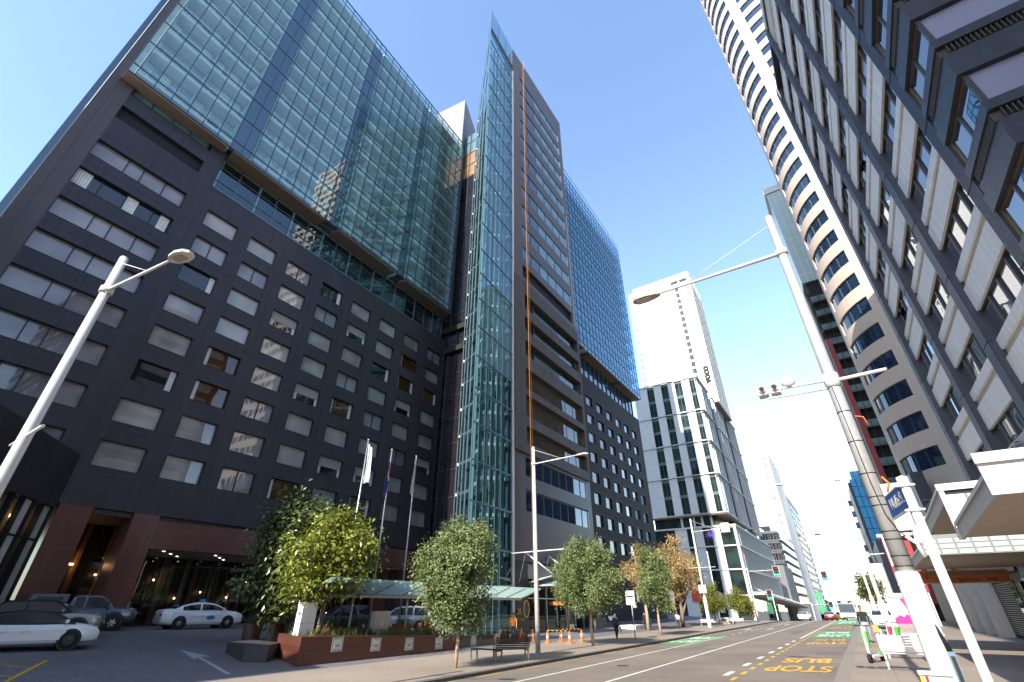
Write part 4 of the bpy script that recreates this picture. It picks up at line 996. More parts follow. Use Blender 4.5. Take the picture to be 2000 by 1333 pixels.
# flat-sided wing of the same tower
b=MB(); prev=9
for zt in ZT0: b.box(7,-3.5,prev,26,28,zt-WHT,0); b.box(-4,8.9,prev,6.9,28,zt-WHT,0); prev=zt
b.box(7,-3.5,prev,26,28,prev+1,0); b.box(7.4,-3.1,9,25.6,27.6,prev,1); b.box(-3.6,8.6,9,7.2,27.6,prev,1)
for zt in ZT0[:0]: pass
for i in range(9): b.box(7.2+i*2.2,-3.52,9,7.7+i*2.2,-3.0,prev,0); b.box(-4.02,9+i*2.1,9,-3.5,9.5+i*2.1,prev,0)
b.build('side_wing',[M_rt,P_navy],rt)
b=MB(); b.lathe([(7.6,-.2),(7.6,9.0)],(0,0,0),48,0); b.box(-8.6,-6,7.6,9,-5.6,8.9,1); b.box(-9.0,-6.5,-.1,-8.2,12,4.2,1); b.build('base',[P_shop,mat('dark_cladding_base',(.02,.02,.024),.4,.1)],rt)
b=MB(); b.box(-9.2,-8.2,4.2,-8.2,8,12.5,0); sb=b.build('sign_tower',mat('dark_sign_panel',(.018,.018,.022),.4,.1),rt)
t=text_mb('DESIGN',1.1,mat('sign_letter_dim',(.10,.10,.11),.4,.05),'lettering',rt,.05); t.rotation_euler=Matrix(((0,0,0),(0,0,0),(0,0,0))).to_euler(); t.rotation_euler=Matrix(((0,-1,0),(0,0,-1),(1,0,0))).to_euler(); t.location=(-8.65,-8.3,8.2)

# ------------------------------------------------------------------ buildings further along the right side
da=thing('balcony_apartment_building','dark tower with glass balconies and a red fin below a pale glass upper part','building',(7.6,92,0))
b=MB(); b.box(0,0,-1,9,18,54.5,0); b.box(0,0,57,9,18,83,1); b.box(.6,.6,54.5,9,17,57,0); b.box(-.4,-.3,82,9,18,83.6,2)
b.build('wall',[M_dark,mat('pale_green_glass_wall',(.42,.52,.52),.15,.05,.5,lines=(2,3.1,0,0,1.1,0,.09,1.35),coat=.6),M_wsteel],da)
for k in range(17):
    z=2+k*3.1; f=MB(); f.box(.1,-1.2,z,7.5,0,z+.22,0); 
    for i in range(5): f.poly([(.3+i*1.4,-1.2,z+.25),(1.6+i*1.4,-1.2,z+.25),(1.6+i*1.4,-1.2,z+1.2),(.3+i*1.4,-1.2,z+1.2)],1); f.box(.2+i*1.4,-1.25,z,.26+i*1.4,-1.15,z+3.0,2)
    f.build('balcony',[mat('balcony_slab_grey',(.13,.12,.12),.6,.1),P_teal,M_black],da)
b=MB(); b.box(.0,-1.3,2,.8,-.02,43.5); b.build('red_fin',mat('red_cladding',(.26,.035,.035),.5,.1,2,lines=(2,1.5,0,0,0,0,.05,.6)),da)
bt=thing('blue_glass_tower','distant blue glass tower with a dark edge on the right side of the street','building',(7.9,200,0))
b=MB(); b.box(0,0,-10,9,30,40,0); b.box(.8,0,40,9,30,42.6,0); b.build('wall',[mat('blue_gridded_glass',(.06,.24,.42),.08,.1,.3,lines=(2,3.4,0,0,1.6,0,.16,.12),ior=2.0),mat('dark_edge',(.02,.02,.03),.4,.1),M_alu],bt)
MB().box(-.7,.2,-10,-.01,30,39).build('dark_edge',MC['dark_edge'],bt); MB().tube([(1.8,4,42.6),(1.8,4,47)],.12,5).build('mast',M_alu,bt)
wp=thing('banded_white_building','distant white building with dark mauve window bands left of the blue glass tower','building',(6.2,232,0))
MB().box(0,0,-10,8,30,43.5).build('wall',M_wcon,wp)
for k in range(8):
    if k not in(3,): MB().box(-.03,-.04,36-4.1*k,8,10,38.2-4.1*k).build('window_band',P_navy,wp)
ws=thing('white_low_building','sunlit white low block at the far right of the street beside the street tree','building',(3.8,165,0))
MB().box(0,0,-6,3.4,40,11.5).build('wall',M_wcon,ws); MB().box(3.5,-.5,-6,12,30,17).build('dark_block',M_dpier,ws); MB().box(-.6,-.8,2.8,3.4,-.01,3.3).build('awning',M_wpan,ws)
rbn=thing('red_shop_hoarding','red shop hoarding panel on the right beyond the far canopy','sign',(3.6,68,0))
MB().box(0,0,3.0,2.4,.4,8.2).build('panel',mat('dark_red_panel',(.24,.02,.03),.5,.15,1),rbn); MB().box(-.3,-.6,8.3,3.4,1.0,8.6).build('roof',M_wsteel,rbn)
for x in (.1,2.1): MB().box(x,.1,-.1,x+.2,.3,3).build('leg',M_wsteel,rbn)
# ------------------------------------------------------------------ street lamps and poles
def lamp(label,x,y,h,ha,arm,bars=None,r=.1,group='street lamps along the road',sheath=0,z0=None):
    z=gz(x,y) if z0 is None else z0
    t=thing('street_lamp',label,'street lamp',(x,y,z),0,group)
    b=MB(); b.tube([(0,0,0),(0,0,h*.5),(0,0,h)],[r*1.15,r,r*.82],14); b.lathe([(.001,.0),(r*.82,0),(r*.7,.04),(.001,.06)],(0,0,h),14)
    b.lathe([(r*1.0,-.08),(r*1.25,-.08),(r*1.25,.08),(r*.95,.08)],(0,0,ha),14); b.build('pole',M_wsteel,t)
    MB().box(-r*1.9,-r*1.9,0,r*1.9,r*1.9,.03).build('base_plate',M_steel,t)
    if sheath: MB().obox((0,0),r*2.7,r*2.7,.03,sheath).build('pole_sheath',M_wsteel,t)
    a=Vector((arm[0],arm[1],0)); L=a.length; d=a.normalized(); e=a+Vector((0,0,ha+arm[2]))
    MB().tube([(0,0,ha),tuple(e)],[.045,.032],8).build('arm',M_wsteel,t)
    q=(0,0,h-.15); MB().tube([q,(d.x*L*.62,d.y*L*.62,ha+arm[2]*.62+.05)],.012,5).build('stay_wire',M_wsteel,t)
    hd=MB(); n=Vector((-d.y,d.x,0)); prof=[(-.02,.05),(.12,.14),(.38,.19),(.62,.15),(.72,.05)]
    up=[]; lo=[]
    for s,wd in prof:
        c=e+d*s
        up+= [c+n*wd+Vector((0,0,.035)),c-n*wd+Vector((0,0,.035))]; lo+=[c+n*wd-Vector((0,0,.035)),c-n*wd-Vector((0,0,.035))]
    V=[tuple(v) for v in up+lo]; F=[]; m=len(up)
    for i in range(len(prof)-1):
        k=2*i; F+=[(k,k+1,k+3,k+2),(m+k,m+k+2,m+k+3,m+k+1),(k,k+2,m+k+2,m+k),(k+1,m+k+1,m+k+3,k+3)]
    F+=[(0,m,m+1,1),(2*len(prof)-2,2*len(prof)-1,m+2*len(prof)-1,m+2*len(prof)-2)]
    hd.add(V,F,0); hd.build('lamp_head',M_wsteel,t)
    c=e+d*.34; g=MB(); g.obox((c.x,c.y),.34,.2,e.z-.055,e.z-.036,math.atan2(d.y,d.x)); g.build('lamp_lens',mat('lamp_lens',(.35,.32,.26),.3,.1),t)
    if bars:
        for hb,a0,a1 in bars: MB().tube([(a0,0,hb),(a1,0,hb+.05)],.035,8).build('cross_bar',M_wsteel,t)
    return t
lamp('tall white street lamp in the left foreground in front of the black hotel windows',-13.8,2.05,10.2,9.15,(2.2,.45,.28),[(5.3,-1.0,1.05)],.115)
lamp('white street lamp beside the dark bench in front of the brown tower',-15.3,25.4,11.3,10.2,(3.0,.35,.2),[(5.0,-1.7,1.9)],.12)
lb=lamp('white street lamp with hanging ornaments among the autumn trees',-16.0,66.5,12.2,10.6,(4.4,0,.25),[(6.4,-2,2)],.13,sheath=3.2)
b=MB()
for i in range(14):
    a=2*math.pi*i/14; b.tube([(2.2,0,10.2),(2.2+.75*math.cos(a),.3*math.sin(3*a),10.2+.75*math.sin(a))],[.05,.02],5)
b.build('ornament',mat('purple_ornament',(.10,.07,.35),.5,.1),lb)
b=MB(); b.box(2.9,-.05,10.75,4.6,.05,10.85); b.box(3.6,-.1,10.3,4.6,.1,11.4); b.build('sign_frame',M_wsteel,lb)
MB().box(-.45,-.35,3.6,.45,-.25,4.5).build('sign_plate',M_wpan,lb)
lamp('first slim white lamp post on the right beyond the advertising panel',.85,37,10.2,8.9,(-3.0,0,.1),[(4.4,-.5,1.0)],.12,sheath=2.0,z0=0)
lamp('second slim white lamp post on the right, its long arm over the road',.85,66,9.9,8.6,(-3.4,0,.1),[(4.6,-1.4,1.2)],.12,sheath=2.6,z0=0)
lamp('third lamp post on the right, nearly in line with the street tree',.8,96,10.2,9.0,(-3.4,0,.1),[(5,-1,1)],.12,z0=0)
lamp('farthest right lamp post, a thin line against the sky',.7,135,10,9,(-3,0,.1),None,.12,z0=dz(135))

# the big steel pole in the right foreground
bp=thing('traffic_pole','big steel pole in the right foreground with white lower sleeve and twin traffic sensors','traffic pole',(.86,12.47,0))
b=MB(); b.tube([(0,0,2.0),(0,0,6),(0,0,11.75)],[.155,.138,.113],24); b.lathe([(.113,0),(.09,.05),(.001,.07)],(0,0,11.75),24); b.build('pole',M_steel,bp)
b=MB(); b.lathe([(.205,0),(.20,2.28),(.18,2.32),(.155,2.33)],(0,0,.0),10); 
for z in (.55,1.3,2.1):
    for a in (200,250,290,340): b.ball((.203*math.cos(R(a)),.203*math.sin(R(a)),z),.012,0,6)
b.build('pole_sleeve',mat('white_sleeve',(.64,.64,.635),.35,.04,3,streak=.03),bp)
b=MB(); b.lathe([(.12,-.09),(.145,-.09),(.145,.09),(.12,.09)],(0,0,10.4),20); b.tube([(-.12,0,10.4),(-3.55,.0,10.42)],[.06,.04],10); b.build('arm',M_wsteel,bp)
b=MB(); b.tube([(0,0,11.5),(-2.55,0,10.5)],.01,5); b.ball((-2.5,0,10.52),.05,0,6); b.build('stay_wire',M_wsteel,bp)
hd=MB(); V=[]; prof=[(-3.5,.06),(-3.66,.14),(-3.95,.2),(-4.25,.19),(-4.38,.08)]
for x,wd in prof: V+=[(x,-wd,10.47),(x,wd,10.47)]
m=len(V); V+=[(a,c,10.36) for a,c,_ in V]; F=[]
for i in range(len(prof)-1):
    k=2*i; F+=[(k,k+1,k+3,k+2),(m+k,m+k+2,m+k+3,m+k+1),(k,k+2,m+k+2,m+k),(k+1,m+k+1,m+k+3,k+3)]
F+=[(0,m,m+1,1),(m-2,m-1,2*m-1,2*m-2)]
hd.add(V,F); hd.build('lamp_head',mat('lamp_housing',(.34,.30,.25),.5,.08),bp)
MB().box(-4.25,-.12,10.335,-3.8,.12,10.359).build('lamp_lens',mat('lamp_lens2',(.48,.43,.36),.3,.1),bp)
b=MB(); b.lathe([(.13,-.17),(.165,-.17),(.165,.17),(.13,.17)],(0,0,6.4),20); b.tube([(-.15,-.1,6.4),(-1.25,-.15,6.42)],.035,8); b.tube([(-.15,-.1,6.2),(-1.4,-.15,6.22)],.03,8); b.tube([(.1,0,6.4),(1.08,.05,6.44)],.045,8); b.build('bracket_arm',M_wsteel,bp)
b=MB()
for x in (-1.48,-1.2): b.box(x-.11,-.26,6.31,x+.11,.05,6.54,0); b.lathe([(.001,-.0),(.055,-.0)],(x,-.263,6.43),12,1,'y'); b.tube([(x,-.26,6.43),(x,-.32,6.43)],[.075,.08],12,0,False)
b.build('sensor_camera',[M_wsteel,M_dark],bp)
b=MB(); b.ball((-.88,-.12,6.55),.16,0,14); b.build('dome',M_wsteel,bp)
b=MB()
for z in (5.6,4.9,4.2,3.72,3.55,3.05,2.9,2.6,2.42): r_=.157-(z-2)*.0042; b.lathe([(r_,-.009),(r_+.006,-.009),(r_+.006,.009),(r_,.009)],(0,0,z),20)
b.build('strap',M_black,bp)
b=MB(); b.tube([(-.05,-.145,6.2),(-.03,-.155,5),(-.02,-.16,4),(.02,-.165,3.35),(.12,-.16,3.05),(.2,-.1,2.95)],.011,6); b.build('cable',M_black,bp)
b=MB(); b.box(.12,-.1,3.05,.42,.0,3.95); b.build('control_box',M_wsteel,bp)
b=MB(); b.tube([(.2,-.05,2.98),(.3,-.05,2.85),(.42,-.05,2.88),(.46,-.05,3.05)],.035,8); b.tube([(.2,-.12,2.94),(.32,-.12,2.80),(.45,-.12,2.84),(.5,-.12,3.05)],.03,8); b.build('conduit',M_wsteel,bp)
b=MB(); b.tube([(.16,-.1,5.45),(.3,-.12,5.4),(.33,-.12,5.2)],.012,5); b.tube([(.2,-.1,4.1),(.28,-.1,3.95),(.2,-.12,3.8)],.02,5); b.build('hook',M_orange,bp)

# street name sign on its own white post
sp=thing('street_sign','blue street name sign reading Wolfe St on a white post in the right foreground','street sign',(.757,6.8,0))
b=MB(); b.tube([(0,0,0),(0,0,2.98)],.043,16); b.lathe([(.055,-.03),(.055,.05),(.001,.07)],(0,0,2.96),16)
for z in (2.92,2.66): b.tube([(-.09,.0,z),(.09,.0,z)],.013,6); b.lathe([(.048,-.02),(.056,-.02),(.056,.02),(.048,.02)],(0,0,z),16)
b.build('post',mat('white_post',(.66,.66,.655),.35,.03),sp)
bl=MB(); bl.box(-.022,.06,2.70,.0,.92,2.95,0); bl.box(-.028,.05,2.95,.006,.93,2.965,1); bl.box(-.028,.05,2.685,.006,.93,2.70,1); bl.box(-.0225,.075,2.715,-.0221,.085,2.94,1)
bo=bl.build('sign_blade',[mat('sign_blue',(.012,.10,.34),.4,.06),M_wpan],sp); bo.rotation_euler=(0,0,R(8))
t=text_mb('Wolfe St',.185,M_wpan,'lettering',bo,.0015,sx=.98); t.rotation_euler=(R(90),0,R(-90)); t.location=(-.0245,.47,2.825)

# ------------------------------------------------------------------ right footpath furniture
def bench(label,loc,rz,w,ms,mf,back=True,ns=6,group='benches along the footpaths'):
    t=thing('bench',label,'bench',loc,rz,group)
    b=MB()
    for i in range(5): b.box(-w/2,.02+i*.095,.43,w/2,.09+i*.095,.46)
    b.build('seat',ms,t)
    if back:
        b=MB()
        for i in range(ns): z=.50+i*.075; y=-.02-i*.022; b.box(-w/2,y-.03,z,w/2,y,z+.055)
        b.build('backrest',ms,t)
    for s in (-1,1):
        b=MB(); x=s*(w/2-.06); b.box(x-.03,.42,0,x+.03,.48,.43); b.box(x-.03,-.02,0,x+.03,.05,.43); b.box(x-.03,0,.38,x+.03,.48,.43)
        if back: b.hexa([(x-.025,-.03,.4),(x+.025,-.03,.4),(x+.025,.04,.4),(x-.025,.04,.4)],[(x-.025,-.16,.98),(x+.025,-.16,.98),(x+.025,-.12,.98),(x-.025,-.12,.98)])
        b.build('leg',mf,t)
    if back:
        for s in (-1,1): MB().tube([(s*(w/2-.06),-.1,.66),(s*(w/2-.06),.2,.70),(s*(w/2-.06),.42,.66),(s*(w/2-.06),.45,.45)],.022,6).build('armrest',mf,t)
    return t
M_slat=mat('white_slats',(.74,.69,.63),.5,.08,3); M_tsl=mat('dark_timber_slats',(.035,.027,.022),.6,.2,6); M_leg=mat('bench_steel',(.36,.34,.32),.45,.1,metal=.5)
bench('white slatted bench on the right footpath beside the steel pole',(.92,21.5,0),0,1.75,M_slat,M_wsteel)
bench('second white bench with curved arms just behind the first on the right',(1.05,25.8,0),0,1.7,M_slat,M_wsteel,ns=4)
bench('dark timber bench with a backrest near the left kerb',(-14.35,21.5,-.46),R(52),1.7,M_tsl,M_leg)
bench('dark backless timber bench next to the bench with a backrest',(-15.5,20.7,-.465),R(-6),1.7,M_tsl,M_leg,back=False)
bench('pale bench at the far left kerb under the light post',(-17.0,70.5,-.49),R(20),2.0,M_slat,M_leg,ns=4)
bench('pale bench at the far left beside the small green trees',(-15.4,78.5,-.49),R(20),2.2,M_slat,M_leg,ns=4)
ad=thing('advertising_panel','white framed bus shelter advertising panel with a pink poster on the right footpath','advertising panel',(1.02,33,0))
b=MB(); b.box(0,0,.25,.08,.16,2.25); b.box(.92,0,.25,1.0,.16,2.25); b.box(0,0,2.15,1.0,.16,2.32); b.box(0,0,.25,1,.16,.5); b.box(.08,.05,.5,.92,.12,2.15); b.box(.05,.02,0,.2,.14,.25); b.box(.8,.02,0,.95,.14,.25); b.build('frame',M_wsteel,ad,bevel=.015)
b=MB(); b.poly([(.09,.045,.62),(.91,.045,.62),(.91,.045,2.1),(.09,.045,2.1)],0)
b.poly([(.09,.042,.98),(.91,.042,.98),(.91,.042,1.25),(.62,.042,1.4),(.5,.042,1.27),(.35,.042,1.36),(.09,.042,1.2)],1); b.poly([(.55,.041,2.1),(.8,.041,2.1),(.91,.041,1.6),(.91,.041,1.2)],1); b.box(.09,.043,.6,.91,.0445,.97,2)
b.build('poster',[mat('poster_grey',(.42,.40,.41),.4,.15,4),mat('poster_pink',(.42,.02,.20),.4,.08),mat('poster_dark',(.25,.2,.2),.4,.2,6)],ad)
wpn=thing('timetable_cabinet','plain white cabinet panel behind the steel pole sleeve on the right','cabinet',(1.62,24,0))
b=MB(); b.box(-.3,0,.35,.42,.14,2.17); b.box(-.2,.03,0,-.12,.11,.35); b.box(.24,.03,0,.32,.11,.35); b.build('case',M_wsteel,wpn,bevel=.012); MB().box(-.24,-.006,.5,.36,-.001,2.05).build('door',mat('cabinet_door',(.74,.74,.73),.4,.03),wpn)
bo=thing('steel_bollard','slim blue grey steel post at the bottom right beside the pole sleeve','bollard',(1.03,12.3,0))
b=MB(); b.box(-.045,-.11,0,.045,.11,1.06,0); b.box(-.03,-.115,.05,.03,-.111,1.0,1); b.build('post',[mat('blue_grey_steel',(.10,.19,.25),.45,.1),M_black],bo,bevel=.01); MB().tube([(.0,.02,1.06),(-.06,.03,1.4),(-.16,.05,1.9)],[.045,.03,.006],8).build('blade',M_black,bo)
nb=thing('news_stand','small white framed notice stand with coloured edges at the bottom right','notice stand',(.66,11.6,0))
MB().box(-.2,-.02,.0,.22,.02,.76).build('board',M_wpan,nb); MB().box(-.23,-.05,.761,.26,.03,.82).build('top_rail',M_steel,nb); MB().box(-.22,-.035,0,-.17,-.021,.75).build('ochre_strip',mat('ochre_edge',(.45,.33,.03),.5,.1),nb); MB().box(-.15,-.035,0,-.11,-.021,.75).build('red_strip',M_red,nb)
hd=thing('handrail','low bent steel rail beside the blue grey bollard','rail',(1.55,14.2,0))
MB().tube([(0,0,0),(0,0,.7),(.05,.1,.82),(.1,.4,.82),(.1,.5,.7),(.1,.5,0)],.025,8).build('tube',M_wsteel,hd)
# stop sign flag on the right pole in mid distance (grey back of a sign with a yellow plate)
gs=thing('bus_stop_sign','grey backed bus stop sign with a yellow plate on a thin post on the right','sign',(1.62,24.8,0))
MB().tube([(.1,0,0),(.1,0,3.6)],.03,8).build('post',M_wsteel,gs); b=MB(); b.box(-.28,-.03,3.1,.12,-.005,4.2,0); b.box(-.05,-.045,3.45,.2,-.031,3.6,1); b.build('plate',[mat('sign_back_grey',(.42,.41,.40),.5,.05),M_yel],gs)

# ------------------------------------------------------------------ left footpath furniture
bs=thing('bus_stop_sign','white bus stop flag sign on a thin pole by the left kerb','sign',(-15.4,40.2,-.47))
MB().tube([(0,0,0),(0,0,3.25)],.04,8).build('post',M_steel,bs); b=MB(); b.box(-.42,-.03,2.3,.32,.03,3.3,0); b.box(-.3,-.04,2.85,.2,-.031,2.95,1); b.box(.1,-.05,2.1,.4,.05,2.3,2); b.build('plate',[M_wpan,M_dark,M_steel],bs)
CONE=None
def cone(x,y,label):
    global CONE
    if CONE is None:
        CONE=thing('traffic_cone',label,'traffic cone',(x,y,gz(x)),0,'orange cones round the works barrier')
        b=MB(); b.box(-.19,-.19,0,.19,.19,.035,0); b.lathe([(.14,.035),(.105,.3)],(0,0,0),14,0); b.lathe([(.083,.46),(.03,.74),(.001,.745)],(0,0,0),14,0); b.build('body',M_orange,CONE)
        b=MB(); b.lathe([(.105,.3),(.083,.46)],(0,0,0),14); b.build('reflective_band',M_wpan,CONE)
    else:
        c=copy_tree(CONE); c.location=(x,y,gz(x)); c['label']=label
CP=[(-19.3,33.4,'traffic cone just right of the lamp post at the left end of the striped bar'),(-19.3,35.4,'traffic cone at the back of the barrier square'),(-17.7,33.7,'traffic cone nearest the road in the barrier square'),(-18.2,36.6,'rightmost traffic cone near the street tree trunk'),(-22.0,31.4,'leftmost traffic cone, left of the worker in orange'),(-21.3,33.1,'traffic cone just right of the worker in orange'),(-20.6,33.5,'traffic cone half hidden behind the middle lamp post')]
for x,y,l in CP: cone(x,y,l)
def bar_(name,label,p,q):
    t=thing(name,label,'barrier',p,0,'striped bars between the cones'); n=10; d=[(q[i]-p[i])/n for i in range(3)]
    for k,mm in ((0,M_yel),(1,M_black)):
        b=MB()
        for i in range(k,n,2): b.tube([tuple(d[j]*i for j in range(3)),tuple(d[j]*(i+1) for j in range(3))],.03,6)
        b.build('stripe',mm,t)
bar_('barrier_bar','yellow and black bar between the two left cones of the barrier square',(-19.3,33.4,.24),(-17.75,33.7,.24))
bar_('barrier_bar','yellow and black bar running back along the barrier square',(-19.3,33.5,.25),(-19.3,35.4,.25))
bar_('barrier_bar','yellow and black bar at the right of the barrier square',(-19.2,35.4,.26),(-18.2,36.6,.26))
bar_('barrier_bar','yellow and black bar left of the lamp post behind the worker',(-22.0,31.4,.22),(-21.3,33.1,.22))
# granite planter with info panels, planting, shelter roof
pl=thing('granite_planter','long brown granite planter wall along the left footpath with four small framed panels','planter',(-20.4,14.3,-.6))
b=MB(); y1=10.3
b.hexa([(-3.1,.9,0),(0,0,0),(0,y1,0),(-3.1,y1,0)],[(-3.1,.9,1.24),(0,0,1.22),(0,y1,.86),(-3.1,y1,.88)]); b.build('wall',M_granite2,pl)
b=MB(); b.hexa([(-3.3,y1+.05,0),(-.5,y1+.05,0),(-.5,19,0),(-3.3,19,0)],[(-3.3,y1+.05,.8),(-.5,y1+.05,.8),(-.5,19,.72),(-3.3,19,.72)]); b.build('dark_wall',mat('polished_dark_granite',(.035,.026,.024),.12,.3,9,coat=.5),pl)
for y,z in ((1.92,.85),(4.21,.73),(6.49,.64),(8.82,.56)):
    f=MB(); f.box(.004,y-.30,z-.28,.03,y+.30,z+.28,0); fo=f.build('info_panel',M_alu,pl); g=MB(); g.box(.031,y-.2,z-.18,.036,y+.2,z+.18,0); g.box(.0365,y-.16,z-.1,.038,y+.12,z+.0,1); g.build('picture',[mat('panel_print',(.55,.55,.53),.3,.2,8),mat('panel_print_dark',(.28,.30,.30),.4,.2,8)],fo)
for y in (12.6,15.2):
    f=MB(); f.box(-.495,y-.28,.2,-.47,y+.28,.78,0); fo=f.build('info_panel',M_alu,pl); MB().box(-.469,y-.2,.28,-.465,y+.2,.7).build('picture',MC['panel_print'],fo)
def signbox(label,x,y,rz,w,h,m):
    t=thing('sign_box',label,'sign box',(x,y,.58 if y<17 else .42),rz,'upright sign boxes standing on the planter')
    MB().box(-.22,0,.0,.12,w,h).build('case',m,t,bevel=.012); b=MB(); b.box(.122,w*.35,h*.42,.126,w*.65,h*.47); b.box(.122,w*.42,h*.52,.126,w*.56,h*.62); b.build('emblem',mat('sign_emblem_grey',(.62,.61,.60),.5,.1),t)
    MB().box(-.23,-.02,h*.36,.13,w+.02,h*.37).build('joint',M_alu,t)
    return t
signbox('white upright sign box at the near end of the planter under the yellow green tree',-21.5,14.75,R(8),.85,1.32,mat('sign_box_white',(.70,.71,.72),.4,.04,2))
signbox('beige grey upright sign box in the middle of the planter',-21.8,19.4,R(4),1.1,1.1,mat('sign_box_beige',(.42,.39,.35),.45,.05,2))
# grasses
def grass(b,x,y,z,r,h,n,rnd):
    for i in range(n):
        a=rnd.random()*6.28; q=rnd.random()**.5*r; px,py=x+q*math.cos(a),y+q*math.sin(a); a2=rnd.random()*6.28; L=h*(.6+.5*rnd.random()); dx,dy=math.cos(a2)*L*.5,math.sin(a2)*L*.5; w=.018
        b.poly([(px-w*math.sin(a2),py+w*math.cos(a2),z),(px+w*math.sin(a2),py-w*math.cos(a2),z),(px+dx*.45,py+dy*.45,z+L*.75)]); b.poly([(px+dx*.4-w*.6*math.sin(a2),py+dy*.4,z+L*.65),(px+dx*.4+w*.6*math.sin(a2),py+dy*.4,z+L*.65),(px+dx,py+dy,z+L*.8)])
M_gr=leafmat('grass_leaf',(.06,.10,.02),(.16,.19,.06),.3); rnd=random.Random(11)
b=MB()
for i in range(70): y=14.9+i*.138; grass(b,-21.2-.9*rnd.random(),y,.62-.035*(y-14.3),.3,.42,26,rnd)
o=stuff(b.build('planter_grass',M_gr)); tag(o,'low tufty grass growing along the top of the granite planter','grass')
PT=None
for i,(x,y,z,l) in enumerate(((-23.3,18.0,.05,'square rust brown pot of grass behind the near sign box'),(-23.0,19.0,.05,'sunlit square orange pot of grass left of the beige sign box'),(-23.5,23.2,.05,'square brown pot of grass beside the silver car'),(-23.5,25.4,.05,'square brown pot of grass at the far end of the planter'))):
    if PT is None:
        PT=thing('square_pot',l,'plant pot',(x,y,z),0,'square pots behind the planter')
        b=MB(); b.hexa([(-.33,-.33,0),(.33,-.33,0),(.33,.33,0),(-.33,.33,0)],[(-.42,-.42,.78),(.42,-.42,.78),(.42,.42,.78),(-.42,.42,.78)]); b.build('pot',mat('rust_pot',(.22,.075,.03),.6,.2,4),PT)
        b=MB(); grass(b,0,0,.75,.4,.55,150,rnd); b.build('grass_tuft',M_gr,PT)
    else: c=copy_tree(PT); c.location=(x,y,z); c['label']=l
RP=None
for x,y,l in ((-29.2,17.2,'left one of the two round brown pots in the shaded forecourt'),(-27.9,18.2,'right one of the two round brown pots in the shaded forecourt')):
    if RP is None:
        RP=thing('round_pot',l,'plant pot',(x,y,gz(x)-.03),0,'round pots in the forecourt')
        MB().lathe([(.42,0),(.55,.85),(.5,.85),(.48,.7),(.001,.7)],(0,0,0),20).build('pot',mat('dark_rust_pot',(.10,.045,.03),.5,.2,4),RP); b=MB(); grass(b,0,0,.72,.45,.6,170,rnd); b.build('grass_tuft',M_gr,RP)
    else: c=copy_tree(RP); c.location=(x,y,gz(x)-.03); c['label']=l
b=MB().prism([(-25.6,14.0),(-22.6,13.2),(-22.0,13.9),(-23.2,15.2),(-26.4,15.6)],-.5,.28); tag(b.build('kerbed_island',mat('dark_island',(.04,.04,.045),.7,.2,4)),'low dark curved kerb island at the near end of the planter','planter')
# glass shelter roof on posts
sh2=thing('glass_shelter','patterned glass roof on steel posts running along the planter towards the tower entrance','shelter',(-22.4,16,0))
b=MB(); 
for i in range(9):
    y=-.6+i*2.15; b.hexa([(.0,y,2.3),(1.9,y-.05,2.92),(1.9,y+2.08,2.92),(.0,y+2.12,2.3)],[(.0,y,2.325),(1.9,y-.05,2.945),(1.9,y+2.08,2.945),(.0,y+2.12,2.325)])
b.build('glass_roof',G_canopy,sh2)
b=MB(); b.box(-.12,-.9,2.14,.05,18.8,2.28)
for i in range(10): y=-.6+i*2.15; b.hexa([(-.1,y-.03,2.2),(1.85,y-.03,2.84),(1.85,y+.03,2.84),(-.1,y+.03,2.2)],[(-.1,y-.03,2.29),(1.85,y-.03,2.91),(1.85,y+.03,2.91),(-.1,y+.03,2.29)])
b.build('roof_frame',M_steel,sh2)
b=MB(); b.hexa([(.6,-.7,.58),(.95,-.7,.58),(.95,-.4,.58),(.6,-.4,.58)],[(-.1,-.7,2.3),(.25,-.7,2.3),(.25,-.4,2.3),(-.1,-.4,2.3)]); b.build('main_post',M_steel,sh2)
for y in (2.4,6.4,9.9,13.8): MB().tube([(-.05,y,.0),(-.05,y,2.2)],.06,8).build('post',M_steel,sh2)
MB().lathe([(.001,0),(.25,0),(.3,.22),(.001,.25)],(.35,-.9,2.75),16,0,'x').build('floodlight',M_steel,sh2)
gc=thing('entrance_glass_canopy','glass entrance canopy with white tie rods on the front of the brown tower','canopy',(-24,38.5,0))
b=MB(); b.hexa([(0,0,3.4),(2.8,.6,3.9),(2.8,7.5,3.9),(0,8.5,3.4)],[(0,0,3.43),(2.8,.6,3.93),(2.8,7.5,3.93),(0,8.5,3.43)]); b.build('glass_roof',G_canopy,gc)
b=MB()
for i in range(5): y=.3+i*1.9; b.box(0,y-.05,3.25,2.75,y+.05,3.39)
b.hexa([(.2,-.3,3.45),(2.4,-.1,3.95),(2.4,1.6,3.95),(.2,1.4,3.9)],[(.2,-.3,3.55),(2.4,-.1,4.05),(2.4,1.6,4.05),(.2,1.4,4.0)]); b.build('roof_frame',M_steel,gc)
for y in (1.0,5.2): 
    b=MB(); b.tube([(.1,y-1.6,5.9),(2.3,y,3.95)],.07,8); b.tube([(.1,y-1.6,5.9),(.05,y-2.6,3.5)],.03,6); b.build('tie_rod',M_wsteel,gc)
